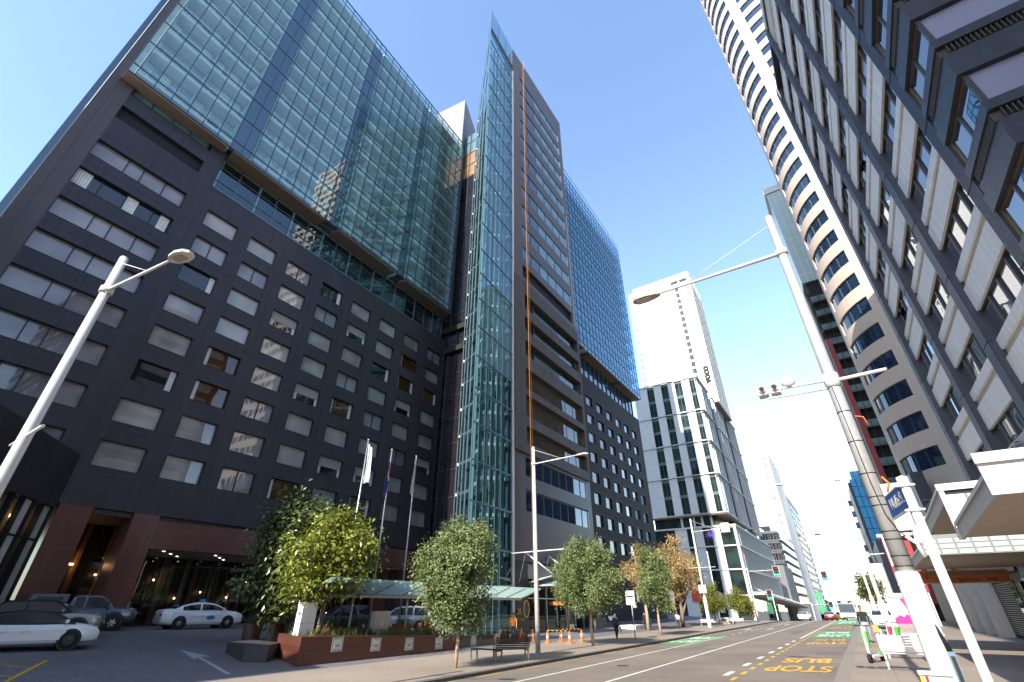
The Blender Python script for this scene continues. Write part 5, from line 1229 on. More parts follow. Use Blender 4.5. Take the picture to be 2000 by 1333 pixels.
# flagpoles
FC=[('white hotel flag hanging limp on the left flagpole',mat('flag_white',(.78,.76,.80),.8,.06,3),'left'),('dark blue national flag with red cross and stars hanging on the middle flagpole',mat('flag_blue',(.018,.03,.24),.8,.06,3),'middle'),('pinkish white flag hanging on the right flagpole',mat('flag_pink',(.74,.68,.74),.8,.06,3),'right')]
for i,(x,y,h) in enumerate(((-28,22.1,12.7),(-28,24.55,12.55),(-28,27.3,12.65))):
    fp=thing('flagpole','grey flagpole carrying the '+('white flag','blue national flag','pinkish flag')[i],'flagpole',(x,y,0),0,'three flagpoles in front of the hotel')
    MB().tube([(0,0,0),(0,0,h)],[.075,.05],10).build('pole',M_alu,fp); MB().ball((0,0,h+.05),.08,0,8).build('finial',M_alu,fp)
    f=MB(); H0=h-.25 if i!=1 else h-.9; n=10; rows=[]
    for j in range(9):
        s=j/8; z=H0-3.0*s; row=[]
        wd=.28+.32*s if s<.8 else .6-(s-.8)*1.5
        for k in range(7): u=k/6; row.append((.05+wd*u*.45+.03*math.sin(7*u+3*s),(-1 if i else 1)*(.05+wd*u)*.9+.08*math.sin(9*u+4*s)*(s+.2),z-.28*u*(1 if s<.9 else -.8)))
        rows.append(row)
    V=[p for r_ in rows for p in r_]; F=[]; MI=[]
    for j in range(8):
        for k in range(6):
            f.add([rows[j][k],rows[j][k+1],rows[j+1][k+1],rows[j+1][k]],[(0,1,2,3)],(0 if i!=1 else (1 if (j in(1,) or (j in(0,2,3) and k in(2,3))) else 2 if j<4 and (k+j)%3==0 else (1 if (j,k) in((5,2),(6,4)) else 0))),True)
    fo=f.build('flag',[FC[i][1],mat('flag_red',(.55,.03,.05),.8,.05),mat('flag_star_white',(.75,.72,.75),.8,.05)]); fo.location=(x,y,0); tag(fo,FC[i][0],'flag','flags on the three flagpoles')
# traffic signals
def signal(label,x,y,z,rz=0,arm=None,pole=None):
    t=thing('traffic_signal',label,'traffic light',(x,y,z),0,'traffic lights at the crossing')
    b=MB(); b.box(-.42,.05,-.75,.42,.09,.75,0); b.box(-.47,.055,-.8,.47,.085,.8,1); b.build('backing_board',[M_black,M_wpan],t)
    for j,(cn,cc,em) in enumerate((('red',(.10,.012,.008),.0),('amber',(.16,.05,.006),.0),('green',(.01,.55,.33),1.6))):
        b=MB()
        for xx in (-.2,.2): b.lathe([(.001,-.0),(.15,0)],(xx,.0,.48-.48*j),14,0,'y'); b.tube([(xx,.04,.48-.48*j),(xx,-.12,.48-.48*j)],.17,12,1,False)
        b.build('lamp',[mat('signal_'+cn,cc,.4,.05,emit=em),M_black],t)
    if pole: b=MB(); b.tube([(pole[0],.12,-z-6),(pole[0],.12,.6)],.09,10); b.tube([(pole[0],.12,.1),(0,.12,.25)],.05,8); b.build('mast',M_wsteel,t)
    return t
signal('traffic light showing green on a mast arm over the left lane',-10.6,95,6.75,pole=(-4.4,))
signal('traffic light showing green over the middle of the road',-4.6,111,6.6,pole=(5.6,))
signal('smaller traffic light low on a white post at the left kerb',-13.6,104,3.5,pole=(.35,))
signal('far traffic light with a red sign near the green netting',-6.5,146,1.9,pole=(-4,))
tp=thing('thin_post','thin white post with an orange and white plate in front of the striped office','sign post',(-20.3,92,-.4))
MB().tube([(0,0,0),(0,0,10.5)],.09,8).build('post',M_wsteel,tp)
# small things on the left footpath
for i,(x,y,l) in enumerate(((-24.5,52,'dark steel block planter by the tower with the man walking past'),(-21.6,56,'low concrete seat block in front of the autumn tree'))):
    t=thing('seat_block',l,'block',(x,y,-.48)); MB().box(-.9,-1.6,0,.9,1.6,1.1 if i==0 else .45).build('block',mat('dark_block',(.03,.03,.034),.5,.1) if i==0 else M_wcon,t)
t=thing('menu_board','slanted white menu board on a thin stand by the left footpath','menu board',(-21.4,50.2,-.48)); MB().tube([(0,0,0),(0,0,1.0)],.025,6).build('stand',M_black,t); MB().hexa([(-.2,-.3,1.0),(.2,-.3,1.0),(.2,.3,1.0),(-.2,.3,1.0)],[(-.35,-.3,1.35),(.05,-.3,1.4),(.05,.3,1.4),(-.35,.3,1.35)]).build('board',M_wpan,t)
t=thing('litter_bin','dark green litter bin on the left footpath near the walking woman','bin',(-21.0,59.5,-.5)); MB().lathe([(.3,0),(.33,1.0),(.28,1.08),(.001,1.1)],(0,0,0),14).build('body',mat('bin_green',(.03,.08,.06),.5,.1),t); MB().box(-.15,-.335,.8,.15,-.31,.95).build('slot',M_dark,t)
t=thing('yellow_bollard','small bollard with a yellow cap by the tower shopfront','bollard',(-22.6,48.5,-.5)); MB().tube([(0,0,0),(0,0,1.05)],.12,10).build('post',M_steel,t); MB().tube([(0,0,1.05),(0,0,1.2)],.14,10).build('cap',M_yel,t)
t=thing('outdoor_table','picnic table with bench seats under the small green trees','table',(-17.2,82,-.5)); MB().box(-.4,-2,.72,.4,2,.78).build('tabletop',M_slat,t)
for s in (-1,1): MB().box(s*.75-.15,-2,.42,s*.75+.15,2,.47).build('seat',M_slat,t); MB().box(-.8,s*1.5-.05,0,.8,s*1.5+.05,.71).build('leg',M_leg,t)
# ------------------------------------------------------------------ vehicles
def wheel(parent,x,y,r,wd,side,style=10,rim=None):
    b=MB(); s=side
    b.lathe([(r*.62,-wd/2),(r*.96,-wd/2),(r,-wd*.36),(r,wd*.36),(r*.96,wd/2),(r*.62,wd/2)],(0,0,0),24,0,'x')
    o=b.build('wheel',M_tyre,parent,loc=(x,y,r)); f=MB(); q=s*wd*.46
    f.lathe([(r*.60,q-s*.06),(r*.63,q),(r*.57,q+s*.005),(r*.55,q-s*.05),(.001,q-s*.05)],(0,0,0),20,1,'x')
    for i in range(style):
        a=2*math.pi*i/style; c,d=math.cos(a),math.sin(a); w=r*.055
        f.hexa([(q-s*.045,c*r*.12-d*w,d*r*.12+c*w),(q-s*.045,c*r*.12+d*w,d*r*.12-c*w),(q-s*.045,c*r*.6+d*w,d*r*.6-c*w),(q-s*.045,c*r*.6-d*w,d*r*.6+c*w)],
               [(q+s*.004,c*r*.12-d*w,d*r*.12+c*w),(q+s*.004,c*r*.12+d*w,d*r*.12-c*w),(q-s*.006,c*r*.6+d*w,d*r*.6-c*w),(q-s*.006,c*r*.6-d*w,d*r*.6+c*w)],0)
    f.lathe([(.001,q+s*.01),(r*.16,q+s*.006),(r*.16,q-s*.04)],(0,0,0),12,0,'x'); f.build('rim',[rim or M_rim,M_black],o)
def car(label,loc,rz,paint,sil,W=1.84,cab=None,wb=(-1.42,1.40),wr=.34,group='cars standing in the hotel forecourt',rim=None,clad=None,tail=True,style=10,pitch=0):
    """sil: stations (y, z_under, z_top, halfwidth scale) from tail to nose; cab: dict of cabin outline"""
    t=thing('car',label,'car',loc,rz,group); t.rotation_euler=(pitch,0,rz)
    w=W/2; b=MB(); rows=[]
    for y,zb,zt,k in sil:
        h=zt-zb; ww=w*k
        rows.append([(-ww*.80,y,zb),(-ww*.97,y,zb+.10*h),(-ww,y,zb+.34*h),(-ww,y,zb+.66*h),(-ww*.955,y,zb+.90*h),(-ww*.80,y,zt),(0,y,zt+.025),(ww*.80,y,zt),(ww*.955,y,zb+.90*h),(ww,y,zb+.66*h),(ww,y,zb+.34*h),(ww*.97,y,zb+.10*h),(ww*.80,y,zb)])
    n=len(rows[0]); V=[p for r_ in rows for p in r_]; F=[]
    for i in range(len(rows)-1):
        for j in range(n-1): F.append((i*n+j,i*n+j+1,(i+1)*n+j+1,(i+1)*n+j))
        F.append((i*n+n-1,i*n,(i+1)*n,(i+1)*n+n-1))
    F+=[tuple(range(n-1,-1,-1)),tuple((len(rows)-1)*n+j for j in range(n))]
    b.add(V,F,0,True); b.build('body',paint,t,bevel=.02)
    c=cab; L=[c['yr'],c['rr'],c['rf'],c['yf']]; zb,zr=c['zb'],c['zr']; w0=w*.905; w1=w*.70
    ctrl=[(L[3],zb),((L[3]*.45+L[2]*.55),zb+(zr-zb)*.66),(L[2],zr-.035),((L[1]+L[2])/2,zr),(L[1],zr-.04),((L[0]*.5+L[1]*.5),zb+(zr-zb)*.62),(L[0],zb)]
    def cr(p0,p1,p2,p3,t): return tuple(.5*((2*p1[k])+(-p0[k]+p2[k])*t+(2*p0[k]-5*p1[k]+4*p2[k]-p3[k])*t*t+(-p0[k]+3*p1[k]-3*p2[k]+p3[k])*t**3) for k in range(2))
    cc=[ctrl[0]]+ctrl+[ctrl[-1]]; RL=[]
    for i in range(len(ctrl)-1):
        for j in range(4): RL.append(cr(cc[i],cc[i+1],cc[i+2],cc[i+3],j/4))
    RL.append(ctrl[-1])
    hw=lambda z: w0+(w1-w0)*max(0,min(1,(z-zb)/(zr-zb)))**1.15
    g=MB(); rows=[]
    for y,z in RL:
        q=hw(z); rows.append([(-w0,y,zb-.03),(-hw((z+zb)/2),y,(z+zb)/2),(-q,y,z-.02),(-q*.86,y,z+.008),(0,y,z+.022),(q*.86,y,z+.008),(q,y,z-.02),(hw((z+zb)/2),y,(z+zb)/2),(w0,y,zb-.03)])
    V=[p for r_ in rows for p in r_]; g.add(V,[(i*9+j,i*9+j+1,(i+1)*9+j+1,(i+1)*9+j) for i in range(len(rows)-1) for j in range(8)],0,True)
    g.build('roof',c.get('roof',paint),t)
    ym=(L[1]+L[2])/2-.05
    def zroof(y):
        for (ya,za),(yb,zb_) in zip(RL,RL[1:]):
            if ya>=y>=yb: return za+(zb_-za)*((ya-y)/(ya-yb+1e-9))
        return zb
    for s in (-1,1):
        for (ya,yb) in ((L[3]-.30,ym+.05),(ym-.05,max(L[0]+.28,L[1]-.55))):
            gm=MB(); n_=8; pr=None
            for i in range(n_+1):
                y=ya+(yb-ya)*i/n_; zt=zroof(y)-.085; zl=zb+.035
                cu=((s*(hw(zl)+.012),y,zl),(s*(hw(zt)+.012),y,max(zt,zl+.01)))
                if pr: gm.poly([pr[0],cu[0],cu[1],pr[1]])
                pr=cu
            gm.build('side_window',M_carglass,t)
    for nm,rng in (('windscreen',[p for p in RL if p[0]>=L[2]-.06]),('rear_window',[p for p in RL if p[0]<=L[1]+.06])):
        gm=MB(); rr_=[p for p in rng if zb+.03<p[1]<zr-.03]
        for p,q in zip(rr_,rr_[1:]):
            o1=.02; gm.poly([(-hw(p[1])*.93,p[0],p[1]+.03),(hw(p[1])*.93,p[0],p[1]+.03),(hw(q[1])*.93,q[0],q[1]+.03),(-hw(q[1])*.93,q[0],q[1]+.03)])
        if gm.v: gm.build(nm,M_carglass,t)
    rs=sil[len(sil)//2]; z0=rs[1]; hh=rs[2]-rs[1]
    for s in (-1,1):
        for (a,d) in ((ym+.03,L[3]-.25),(L[0]+.45 if L[0]>wb[0]+.3 else wb[0]+.50,ym-.03)):
            dm=MB(); x=s*(w*rs[3]+.004); dm.hexa([(x-s*.012,a,z0+.20*hh),(x,a,z0+.22*hh),(x,d,z0+.22*hh),(x-s*.012,d,z0+.20*hh)],[(x-s*.012,a,z0+.72*hh),(x,a,z0+.70*hh),(x,d,z0+.70*hh),(x-s*.012,d,z0+.72*hh)])
            do=dm.build('door',paint,t); MB().box(x-s*.002,a+.08,z0+.60*hh,x+s*.018,a+.30,z0+.635*hh).build('handle',M_black if clad else M_alu,do)
        mb=MB(); mb.box(s*(w0+.03),L[3]-.42,zb+.02,s*(w0+.24),L[3]-.28,zb+.17); mb.build('mirror',paint,t,bevel=.03)
        for y in wb:
            a=MB(); a.lathe([(.001,0),(wr+.065,0)],(s*(w*rs[3]+.003),y,wr),24,0,'x')
            if clad: a.lathe([(wr+.03,0),(wr+.15,-s*.005),(wr+.15,-s*.05)],(s*(w*rs[3]+.012),y,wr),24,1,'x')
            a.build('wheel_arch',[M_black,M_black],t)
            wheel(t,s*(w*rs[3]-.095),y,wr,.22,s,style,rim)
    f=sil[-1]; f2=sil[-2]; q=sil[0]
    for s in (-1,1):
        hl_=MB(); hl_.hexa([(s*w*.52,f[0]-.03,f[1]+.60*(f[2]-f[1])),(s*w*f[3]*.95,f[0]-.13,f[1]+.62*(f[2]-f[1])),(s*w*f[3]*1.02,f[0]-.42,f2[1]+.70*(f2[2]-f2[1])),(s*w*.6,f[0]-.2,f[1]+.7*(f[2]-f[1]))],[(s*w*.55,f[0]+.005,f[1]+.86*(f[2]-f[1])),(s*w*f[3]*.93,f[0]-.08,f[1]+.88*(f[2]-f[1])),(s*w*f[3]*1.0,f[0]-.40,f2[1]+.86*(f2[2]-f2[1])),(s*w*.6,f[0]-.2,f2[1]+.88*(f2[2]-f2[1]))]); hl_.build('headlight',M_lampg,t)
        tl=MB(); tl.box(s*w*.40,q[0]-.012,q[1]+.64*(q[2]-q[1]),s*w*q[3]*.965,q[0]+.16,q[1]+.84*(q[2]-q[1])); tl.build('tail_light',M_red,t)
    n_=MB(); n_.box(-.26,q[0]-.012,q[1]+.36*(q[2]-q[1]),.26,q[0]+.01,q[1]+.52*(q[2]-q[1])); n_.build('number_plate',M_wpan,t)
    gr=MB(); gr.box(-w*.5,f[0]-.02,f[1]+.12*(f[2]-f[1]),w*.5,f[0]+.012,f[1]+.40*(f[2]-f[1])); gr.build('grille',M_black,t)
    return t
def paint(name,c,metal=.0,rough=.28): return mat(name,c,rough,.02,3,metal=metal,coat=1)
PW=paint('white_car_paint',(.78,.79,.80)); PS=paint('silver_beige_paint',(.34,.32,.32),.5,.35); PB=paint('slate_blue_paint',(.07,.085,.11),.4,.35); PD=paint('dark_blue_paint',(.012,.016,.028),.3,.3); PR=paint('maroon_paint',(.22,.012,.02),.2); PY=paint('yellow_car_paint',(.75,.50,.02)); PSV=paint('silver_paint',(.42,.43,.45),.6,.3)
SED=[(-2.42,.40,.90,.84),(-2.34,.30,1.02,.92),(-1.85,.22,1.07,.99),(-.9,.18,.98,1),(.2,.18,.96,1),(1.05,.18,.97,1),(1.55,.2,.94,1),(2.05,.22,.86,.97),(2.32,.25,.78,.90),(2.44,.32,.64,.80)]
CAB=dict(yr=-1.95,rr=-.8,rf=.30,yf=1.3,zb=.96,zr=1.42)
SL=R(-3.4)
def heading(dx,dy): return math.atan2(-dx,dy)
car('white electric saloon with its nose to the right, nearest in the forecourt',(-30.3,7.7,gz(-30.3)+.0),heading(.22,.97),PW,SED,1.86,dict(yr=-2.0,rr=-.85,rf=.40,yf=1.5,zb=.93,zr=1.42,roof=M_black),wb=(-1.44,1.45),wr=.345,rim=mat('dark_rim',(.06,.06,.065),.35,.05,metal=.6))
car('white taxi saloon with a blue roof sign parked under the hotel canopy',(-36.6,17.7,.49),heading(.12,1),PW,[(y,a,z+.04,k) for y,a,z,k in SED],1.84,dict(yr=-1.95,rr=-.8,rf=.3,yf=1.35,zb=1.0,zr=1.46),wb=(-1.38,1.44),wr=.335)
tx=[o for o in col.objects if o.get('label','').startswith('white taxi')][0]
MB().hexa([(-.3,-.25,1.47),(.3,-.25,1.47),(.3,.05,1.47),(-.3,.05,1.47)],[(-.22,-.2,1.66),(.22,-.2,1.66),(.22,0,1.66),(-.22,0,1.66)]).build('roof_sign',mat('taxi_blue',(.02,.22,.42),.4,.05),tx,bevel=.03)
b=MB(); b.lathe([(.001,0),(1,0)],(0,0,0),20,0,'x'); o=b.build('door_badge',MC['taxi_blue'],tx); o.scale=(1,.27,.12); o.location=(.945,.35,.62)
SUV=[(-2.25,.5,1.06,.86),(-2.1,.36,1.12,.96),(-1.6,.28,1.12,1),(-.8,.27,1.08,1),(.2,.27,1.06,1),(1.0,.27,1.10,1),(1.5,.29,1.08,.99),(1.95,.33,1.02,.96),(2.2,.38,.95,.88),(2.3,.46,.80,.80)]
car('silver beige sport utility car with black wheel arches beside the white electric saloon',(-34.4,9.3,gz(-34.4)),heading(.42,.9),PS,SUV,1.87,dict(yr=-2.1,rr=-1.6,rf=.1,yf=1.0,zb=1.06,zr=1.62,roof=M_black),wb=(-1.33,1.36),wr=.37,clad=True,rim=mat('dark_rim2',(.03,.03,.032),.4,.05,metal=.5))
PK=[(-2.65,.55,1.16,.9),(-2.5,.45,1.17,.97),(-1.6,.4,1.16,1),(-.8,.38,1.15,1),(.2,.38,1.14,1),(1.1,.38,1.16,1),(1.8,.4,1.18,1),(2.35,.42,1.15,.98),(2.6,.48,1.08,.93),(2.68,.55,.92,.88)]
pk=car('slate blue pickup truck with a matching bed canopy at the back of the forecourt',(-37.9,11.6,.5),heading(.30,.95),PB,PK,1.93,dict(yr=-.65,rr=-.45,rf=.75,yf=1.55,zb=1.14,zr=1.80),wb=(-1.55,1.62),wr=.41,clad=True,style=6)
b=MB(); b.hexa([(-.86,-2.6,1.16),(.86,-2.6,1.16),(.86,-.72,1.16),(-.86,-.72,1.16)],[(-.72,-2.3,1.84),(.72,-2.3,1.84),(.72,-.72,1.84),(-.72,-.72,1.84)],0); b.build('bed_canopy',PB,pk,bevel=.03)
for s in (-1,1): MB().hexa([(s*.845,-2.25,1.28),(s*.868,-2.25,1.28),(s*.868,-.95,1.28),(s*.845,-.95,1.28)],[(s*.75,-2.05,1.70),(s*.775,-2.05,1.70),(s*.775,-.95,1.70),(s*.75,-.95,1.70)]).build('canopy_window',M_carglass,pk)
car('dark blue sport utility car half hidden behind the planter grass',(-30.5,24.2,gz(-30.5)),heading(-.35,-.93),PD,SUV,1.88,dict(yr=-2.1,rr=-1.6,rf=.1,yf=1.0,zb=1.06,zr=1.66),wb=(-1.33,1.36),wr=.37)
car('silver people carrier with red tail lights behind the beige sign box',(-29.0,28.6,gz(-29)),heading(-.75,-.66),PSV,SUV,1.85,dict(yr=-2.15,rr=-1.75,rf=.2,yf=1.2,zb=1.06,zr=1.68),wb=(-1.33,1.36),wr=.36)
GR='vehicles far along the road'
car('white saloon car seen from behind in the left lane at the top of the rise',(-9.4,108,zr(-9.4)+dz(108)),0,PW,SED,1.84,CAB,wr=.33,group=GR,pitch=R(-1.5))
car('dark red saloon car seen from behind beside the bus',(-5.6,112,zr(-5.6)+dz(112)),0,PR,SED,1.84,CAB,wr=.33,group=GR,pitch=R(-1.5))
car('bright yellow car half hidden between the red car and the bus',(-4.3,123,zr(-4.3)+dz(123)),0,PY,SUV,1.8,dict(yr=-2.1,rr=-1.6,rf=.1,yf=1.0,zb=1.06,zr=1.6),wr=.34,group=GR,pitch=R(-1.5))
car('white car parked at the right kerb behind the walking man',(-.1-1.8+3.0,60.0,.0),math.pi,PW,SED,1.84,CAB,wr=.33,group=GR)
b_=thing('city_bus','white single deck city bus coming up over the rise in the bus lane','bus',(-2.65,108.5,zr(-2.65)+dz(108.5)),0)
b=MB(); b.hexa([(-1.25,-1.0,.35),(1.25,-1.0,.35),(1.25,11,.35),(-1.25,11,.35)],[(-1.2,-.75,3.25),(1.2,-.75,3.25),(1.2,11,3.25),(-1.2,11,3.25)]); b.build('body',mat('bus_white',(.76,.77,.78),.3,.04,coat=1),b_,bevel=.12)
b=MB(); b.hexa([(-1.16,-.99,1.15),(1.16,-.99,1.15),(1.16,-.93,1.15),(-1.16,-.93,1.15)],[(-1.12,-.86,2.45),(1.12,-.86,2.45),(1.12,-.80,2.45),(-1.12,-.80,2.45)]); b.build('windscreen',M_carglass,b_)
b=MB(); b.box(-1.1,-.89,2.55,1.1,-.7,2.98); b.box(-.55,-.905,2.62,.45,-.89,2.9,1); b.build('destination_display',[M_black,mat('display_grey',(.45,.45,.47),.5,.1)],b_)
for s in (-1,1):
    MB().box(s*.8,-1.02,.62,s*1.14,-.94,.86).build('headlight',M_lampg,b_); MB().box(s*1.28,-1.15,1.9,s*1.5,-1.0,2.5).build('mirror',M_black,b_)
    for y in (1.6,8.0): wheel(b_,s*1.1,y,.48,.28,s,8)
    MB().box(s*1.231,.3,1.3,s*1.245,10.5,2.4).build('side_window',M_carglass,b_)
MB().box(.75,-.93,2.62,1.05,-.9,2.78).build('route_plate',M_yel,b_); MB().box(-.9,-1.03,.45,.9,-.99,.6).build('bumper',M_black,b_); MB().box(-1,2,3.25,1,9,3.5).build('roof_unit',MC['bus_white'],b_,bevel=.05)

# hire e-scooters on the right footpath
def scooter(label,x,y,rz,mc):
    t=thing('e_scooter',label,'scooter',(x,y,0),rz,'hire scooters on the right footpath')
    MB().hexa([(-.09,-.42,.16),(.09,-.42,.16),(.08,.42,.16),(-.08,.42,.16)],[(-.09,-.42,.22),(.09,-.42,.22),(.08,.42,.22),(-.08,.42,.22)]).build('deck',M_wsteel,t,bevel=.01)
    MB().tube([(0,.4,.2),(0,.55,.32),(0,.44,1.12)],[.045,.05,.03],10).build('stem',M_wsteel,t); MB().tube([(-.25,.41,1.13),(0,.44,1.12),(.25,.41,1.13)],.018,8).build('handlebar',M_black,t)
    b=MB(); b.lathe([(.06,-.05),(.135,-.04),(.135,.04),(.06,.05)],(0,.58,.135),16,0,'x'); b.build('wheel',M_tyre,t); b=MB(); b.lathe([(.06,-.05),(.12,-.04),(.12,.04),(.06,.05)],(0,-.52,.12),16,0,'x'); b.build('wheel',M_tyre,t)
    MB().hexa([(-.07,.38,.45),(.07,.38,.45),(.07,.50,.45),(-.07,.50,.45)],[(-.1,.30,.95),(.1,.30,.95),(.1,.46,.95),(-.1,.46,.95)]).build('battery_case',mc,t,bevel=.02)
    MB().hexa([(-.07,-.6,.26),(.07,-.6,.26),(.07,-.35,.24),(-.07,-.35,.24)],[(-.06,-.62,.30),(.06,-.62,.30),(.06,-.35,.28),(-.06,-.35,.28)]).build('mudguard',mc,t); return t
M_lime=mat('lime_plastic',(.07,.36,.04),.45,.06)
scooter('white and lime green hire scooter standing in front of the walking man',-.15,24.0,R(160),M_lime)
scooter('second lime green hire scooter behind the white bench',1.25,29.0,R(60),M_lime)
scooter('hire scooter with a dark red case behind the advertising panel',1.05,30.0,R(75),mat('crimson_plastic',(.35,.03,.08),.45,.06))
# ------------------------------------------------------------------ people
def person(label,loc,rz,h=1.75,shirt=(.1,.1,.1),trous=(.02,.025,.05),sleeve=.95,stride=.16,arm=.12,skirtless=True,skin=None,hair=None,longhair=False,coat=0):
    k=h/1.75; V=[];E=[];RD=[]
    def vtx(p,r): V.append((p[0]*k,p[1]*k,p[2]*k)); RD.append(r*k); return len(V)-1
    pel=vtx((0,0,.95),.145); sp=vtx((0,.0,1.12),.125); ch=vtx((0,.01,1.32),.15); nk=vtx((0,.0,1.47),.062); hd0=vtx((0,.015,1.56),.072); hd=vtx((0,.025,1.66),.092); hd2=vtx((0,.015,1.735),.055)
    E+=[(pel,sp),(sp,ch),(ch,nk),(nk,hd0),(hd0,hd),(hd,hd2)]
    for s in (-1,1):
        sh=vtx((s*.185,0,1.405),.068); el=vtx((s*.235,-s*arm*.4-.02,1.14),.046); wr=vtx((s*.225,s*-arm+.05,.91),.029); pm=vtx((s*.222,s*-arm+.07,.84),.034)
        E+=[(ch,sh),(sh,el),(el,wr),(wr,pm)]
        for i,(dx,L) in enumerate(((-.024,.066),(-.008,.078),(.008,.074),(.024,.058))):
            a=vtx((s*.222+s*.003,s*-arm+.072+dx,.79-L*.25),.0095); c=vtx((s*.214,s*-arm+.078+dx,.785-L),.008); E+=[(pm,a),(a,c)]
        a=vtx((s*.215,s*-arm+.115,.83),.011); c=vtx((s*.208,s*-arm+.128,.785),.0095); E+=[(pm,a),(a,c)]
        hp=vtx((s*.095,0,.88),.098); st=s*stride; kn=vtx((s*.10,st*.5+.03,.49),.062); an=vtx((s*.10,st*1.05-.03,.085),.042); to=vtx((s*.115,st*1.05+.13,.04),.038)
        E+=[(pel,hp),(hp,kn),(kn,an),(an,to)]
    me=bpy.data.meshes.new('person'); me.from_pydata(V,E,[]); o=bpy.data.objects.new('tmp',me); col.objects.link(o)
    sk=o.modifiers.new('s','SKIN'); sk.use_smooth_shade=True; su=o.modifiers.new('u','SUBSURF'); su.levels=2; su.render_levels=2
    for i,d in enumerate(me.skin_vertices[0].data): d.radius=(RD[i],RD[i]); d.use_root=(i==0)
    me.skin_vertices[0].data[0].radius=(.165*k,.115*k); me.skin_vertices[0].data[1].radius=(.145*k,.10*k); me.skin_vertices[0].data[2].radius=(.175*k,.115*k)
    dg=bpy.context.evaluated_depsgraph_get(); m2=bpy.data.meshes.new_from_object(o.evaluated_get(dg)); bpy.data.objects.remove(o); bpy.data.meshes.remove(me)
    mats=[skin or M_skin,mat('cloth_%.2f_%.2f_%.2f'%shirt,shirt,.85,.15,12,bump=.1,bscale=60),mat('cloth_%.2f_%.2f_%.2f'%trous,trous,.85,.15,12,bump=.1,bscale=60),mat('shoe_black',(.02,.02,.02),.6,.1)]
    m2.materials.clear(); [m2.materials.append(m) for m in mats]
    for p in m2.polygons:
        c=p.center/k; p.use_smooth=True
        if c.z<.10: i=3
        elif c.z<(.97-coat) and abs(c.x)<.19: i=2
        elif c.z<1.455 and abs(c.x)<.175: i=1
        elif abs(c.x)>=.165 and c.z<1.5: i=1 if c.z>1.45-sleeve*.56 else 0
        else: i=0
        p.material_index=i
    m2.name='person'; b=bpy.data.objects.new('person',m2); col.objects.link(b); b.location=loc; b.rotation_euler=(0,0,rz); tag(b,label,'person')
    hm=MB(); prof=[(.0001,1.775),(.05,1.765),(.088,1.73),(.100,1.68),(.094,1.62 if not longhair else 1.50)]
    o2=len(hm.v); n=14
    for r_,z in prof:
        for j in range(n):
            a=2*math.pi*j/n; y=math.sin(a)*r_*1.08; zz=z+(.055 if y>.03 and z<1.70 else 0); hm.v.append((math.cos(a)*r_*k*.92,(y+.005)*k,zz*k))
    for i in range(len(prof)-1):
        for j in range(n): hm.f.append([o2+i*n+j,o2+i*n+(j+1)%n,o2+(i+1)*n+(j+1)%n,o2+(i+1)*n+j]); hm.m.append(0); hm.s.append(True)
    hm.build('hair',hair or M_hair,b)
    f=MB()
    for s in (-1,1): f.ball((s*.032*k,.112*k,1.665*k),.011*k,0,6); f.ball((s*.093*k,.015*k,1.645*k),.02*k,1,6)
    f.hexa([(-.014*k,.105*k,1.615*k),(.014*k,.105*k,1.615*k),(.014*k,.13*k,1.617*k),(-.014*k,.13*k,1.617*k)],[(-.008*k,.105*k,1.665*k),(.008*k,.105*k,1.665*k),(.008*k,.115*k,1.665*k),(-.008*k,.115*k,1.665*k)],1); f.box(-.024*k,.09*k,1.583*k,.024*k,.108*k,1.592*k,2)
    f.build('face_features',[M_hair,skin or M_skin,mat('lip',(.3,.12,.1),.5,.05)],b)
    return b
def faceto(x,y,ax=0,ay=0): return math.atan2(-(ax-x),ay-y)
MSK2=mat('skin_tan',(.30,.16,.10),.55,.06)
def bag(name,label,x,y,z,w,h,m,group=None):
    t=tag(MB().hexa([(x-w/2,y-.06,z),(x+w/2,y-.06,z),(x+w/2,y+.06,z),(x-w/2,y+.06,z)],[(x-w*.42,y-.05,z+h),(x+w*.42,y-.05,z+h),(x+w*.42,y+.05,z+h),(x-w*.42,y+.05,z+h)]).build(name,m,bevel=.01),label,'bag'); return t
x,y=-20.7,31.1
person('worker in an orange shirt and dark trousers standing by the cones',(x,y,gz(x,y)),faceto(x,y),1.78,(.80,.22,.03),(.035,.045,.08),.5,.05,.05,skin=MSK2)
x,y=-16.7,39.7
person('man in dark navy clothes walking along the left footpath with a pale bag',(x,y,-.48),faceto(x,y)+.3,1.74,(.018,.024,.05),(.012,.014,.022),1.1,.24,.14)
bag('carrier_bag','pale plastic carrier bag held by the man in navy',-16.42,39.75,.0,.26,.36,mat('bag_white',(.62,.62,.66),.5,.1))
x,y=-18.1,61
person('woman in a white top and dark trousers walking away on the left footpath',(x,y,-.49),R(20),1.68,(.72,.68,.64),(.03,.03,.04),.6,.2,.12,hair=mat('fair_hair',(.28,.17,.09),.6,.1),longhair=True)
x,y=-20.3,56.4
person('person in a long dark puffer jacket standing by the seat block',(x,y,-.49),R(50),1.7,(.02,.02,.022),(.02,.02,.024),1.1,.04,.04,coat=.45)
x,y=-.25,35.8
person('man in a black jumper and pale jeans walking towards the camera on the right footpath',(x,y,0),faceto(x,y),1.79,(.014,.014,.015),(.30,.33,.40),1.1,.2,.12,skin=MSK2)
bag('paper_bag','brown paper bag carried by the man in the black jumper',.18,35.6,.52,.3,.34,mat('kraft_paper',(.52,.27,.10),.8,.1))
for i,(x,y,c,l) in enumerate(((-15.6,98,(.6,.04,.04),'distant person in a red top by the left kerb'),(-16.4,100,(.05,.05,.06),'distant person in dark clothes under the white awning'),(1.9,49,(.25,.02,.03),'person in a dark red top walking under the far right canopy'))):
    person(l,(x,y,gz(x,y)),R(30+60*i),1.7,c,(.03,.03,.04),.9,.2,.1)
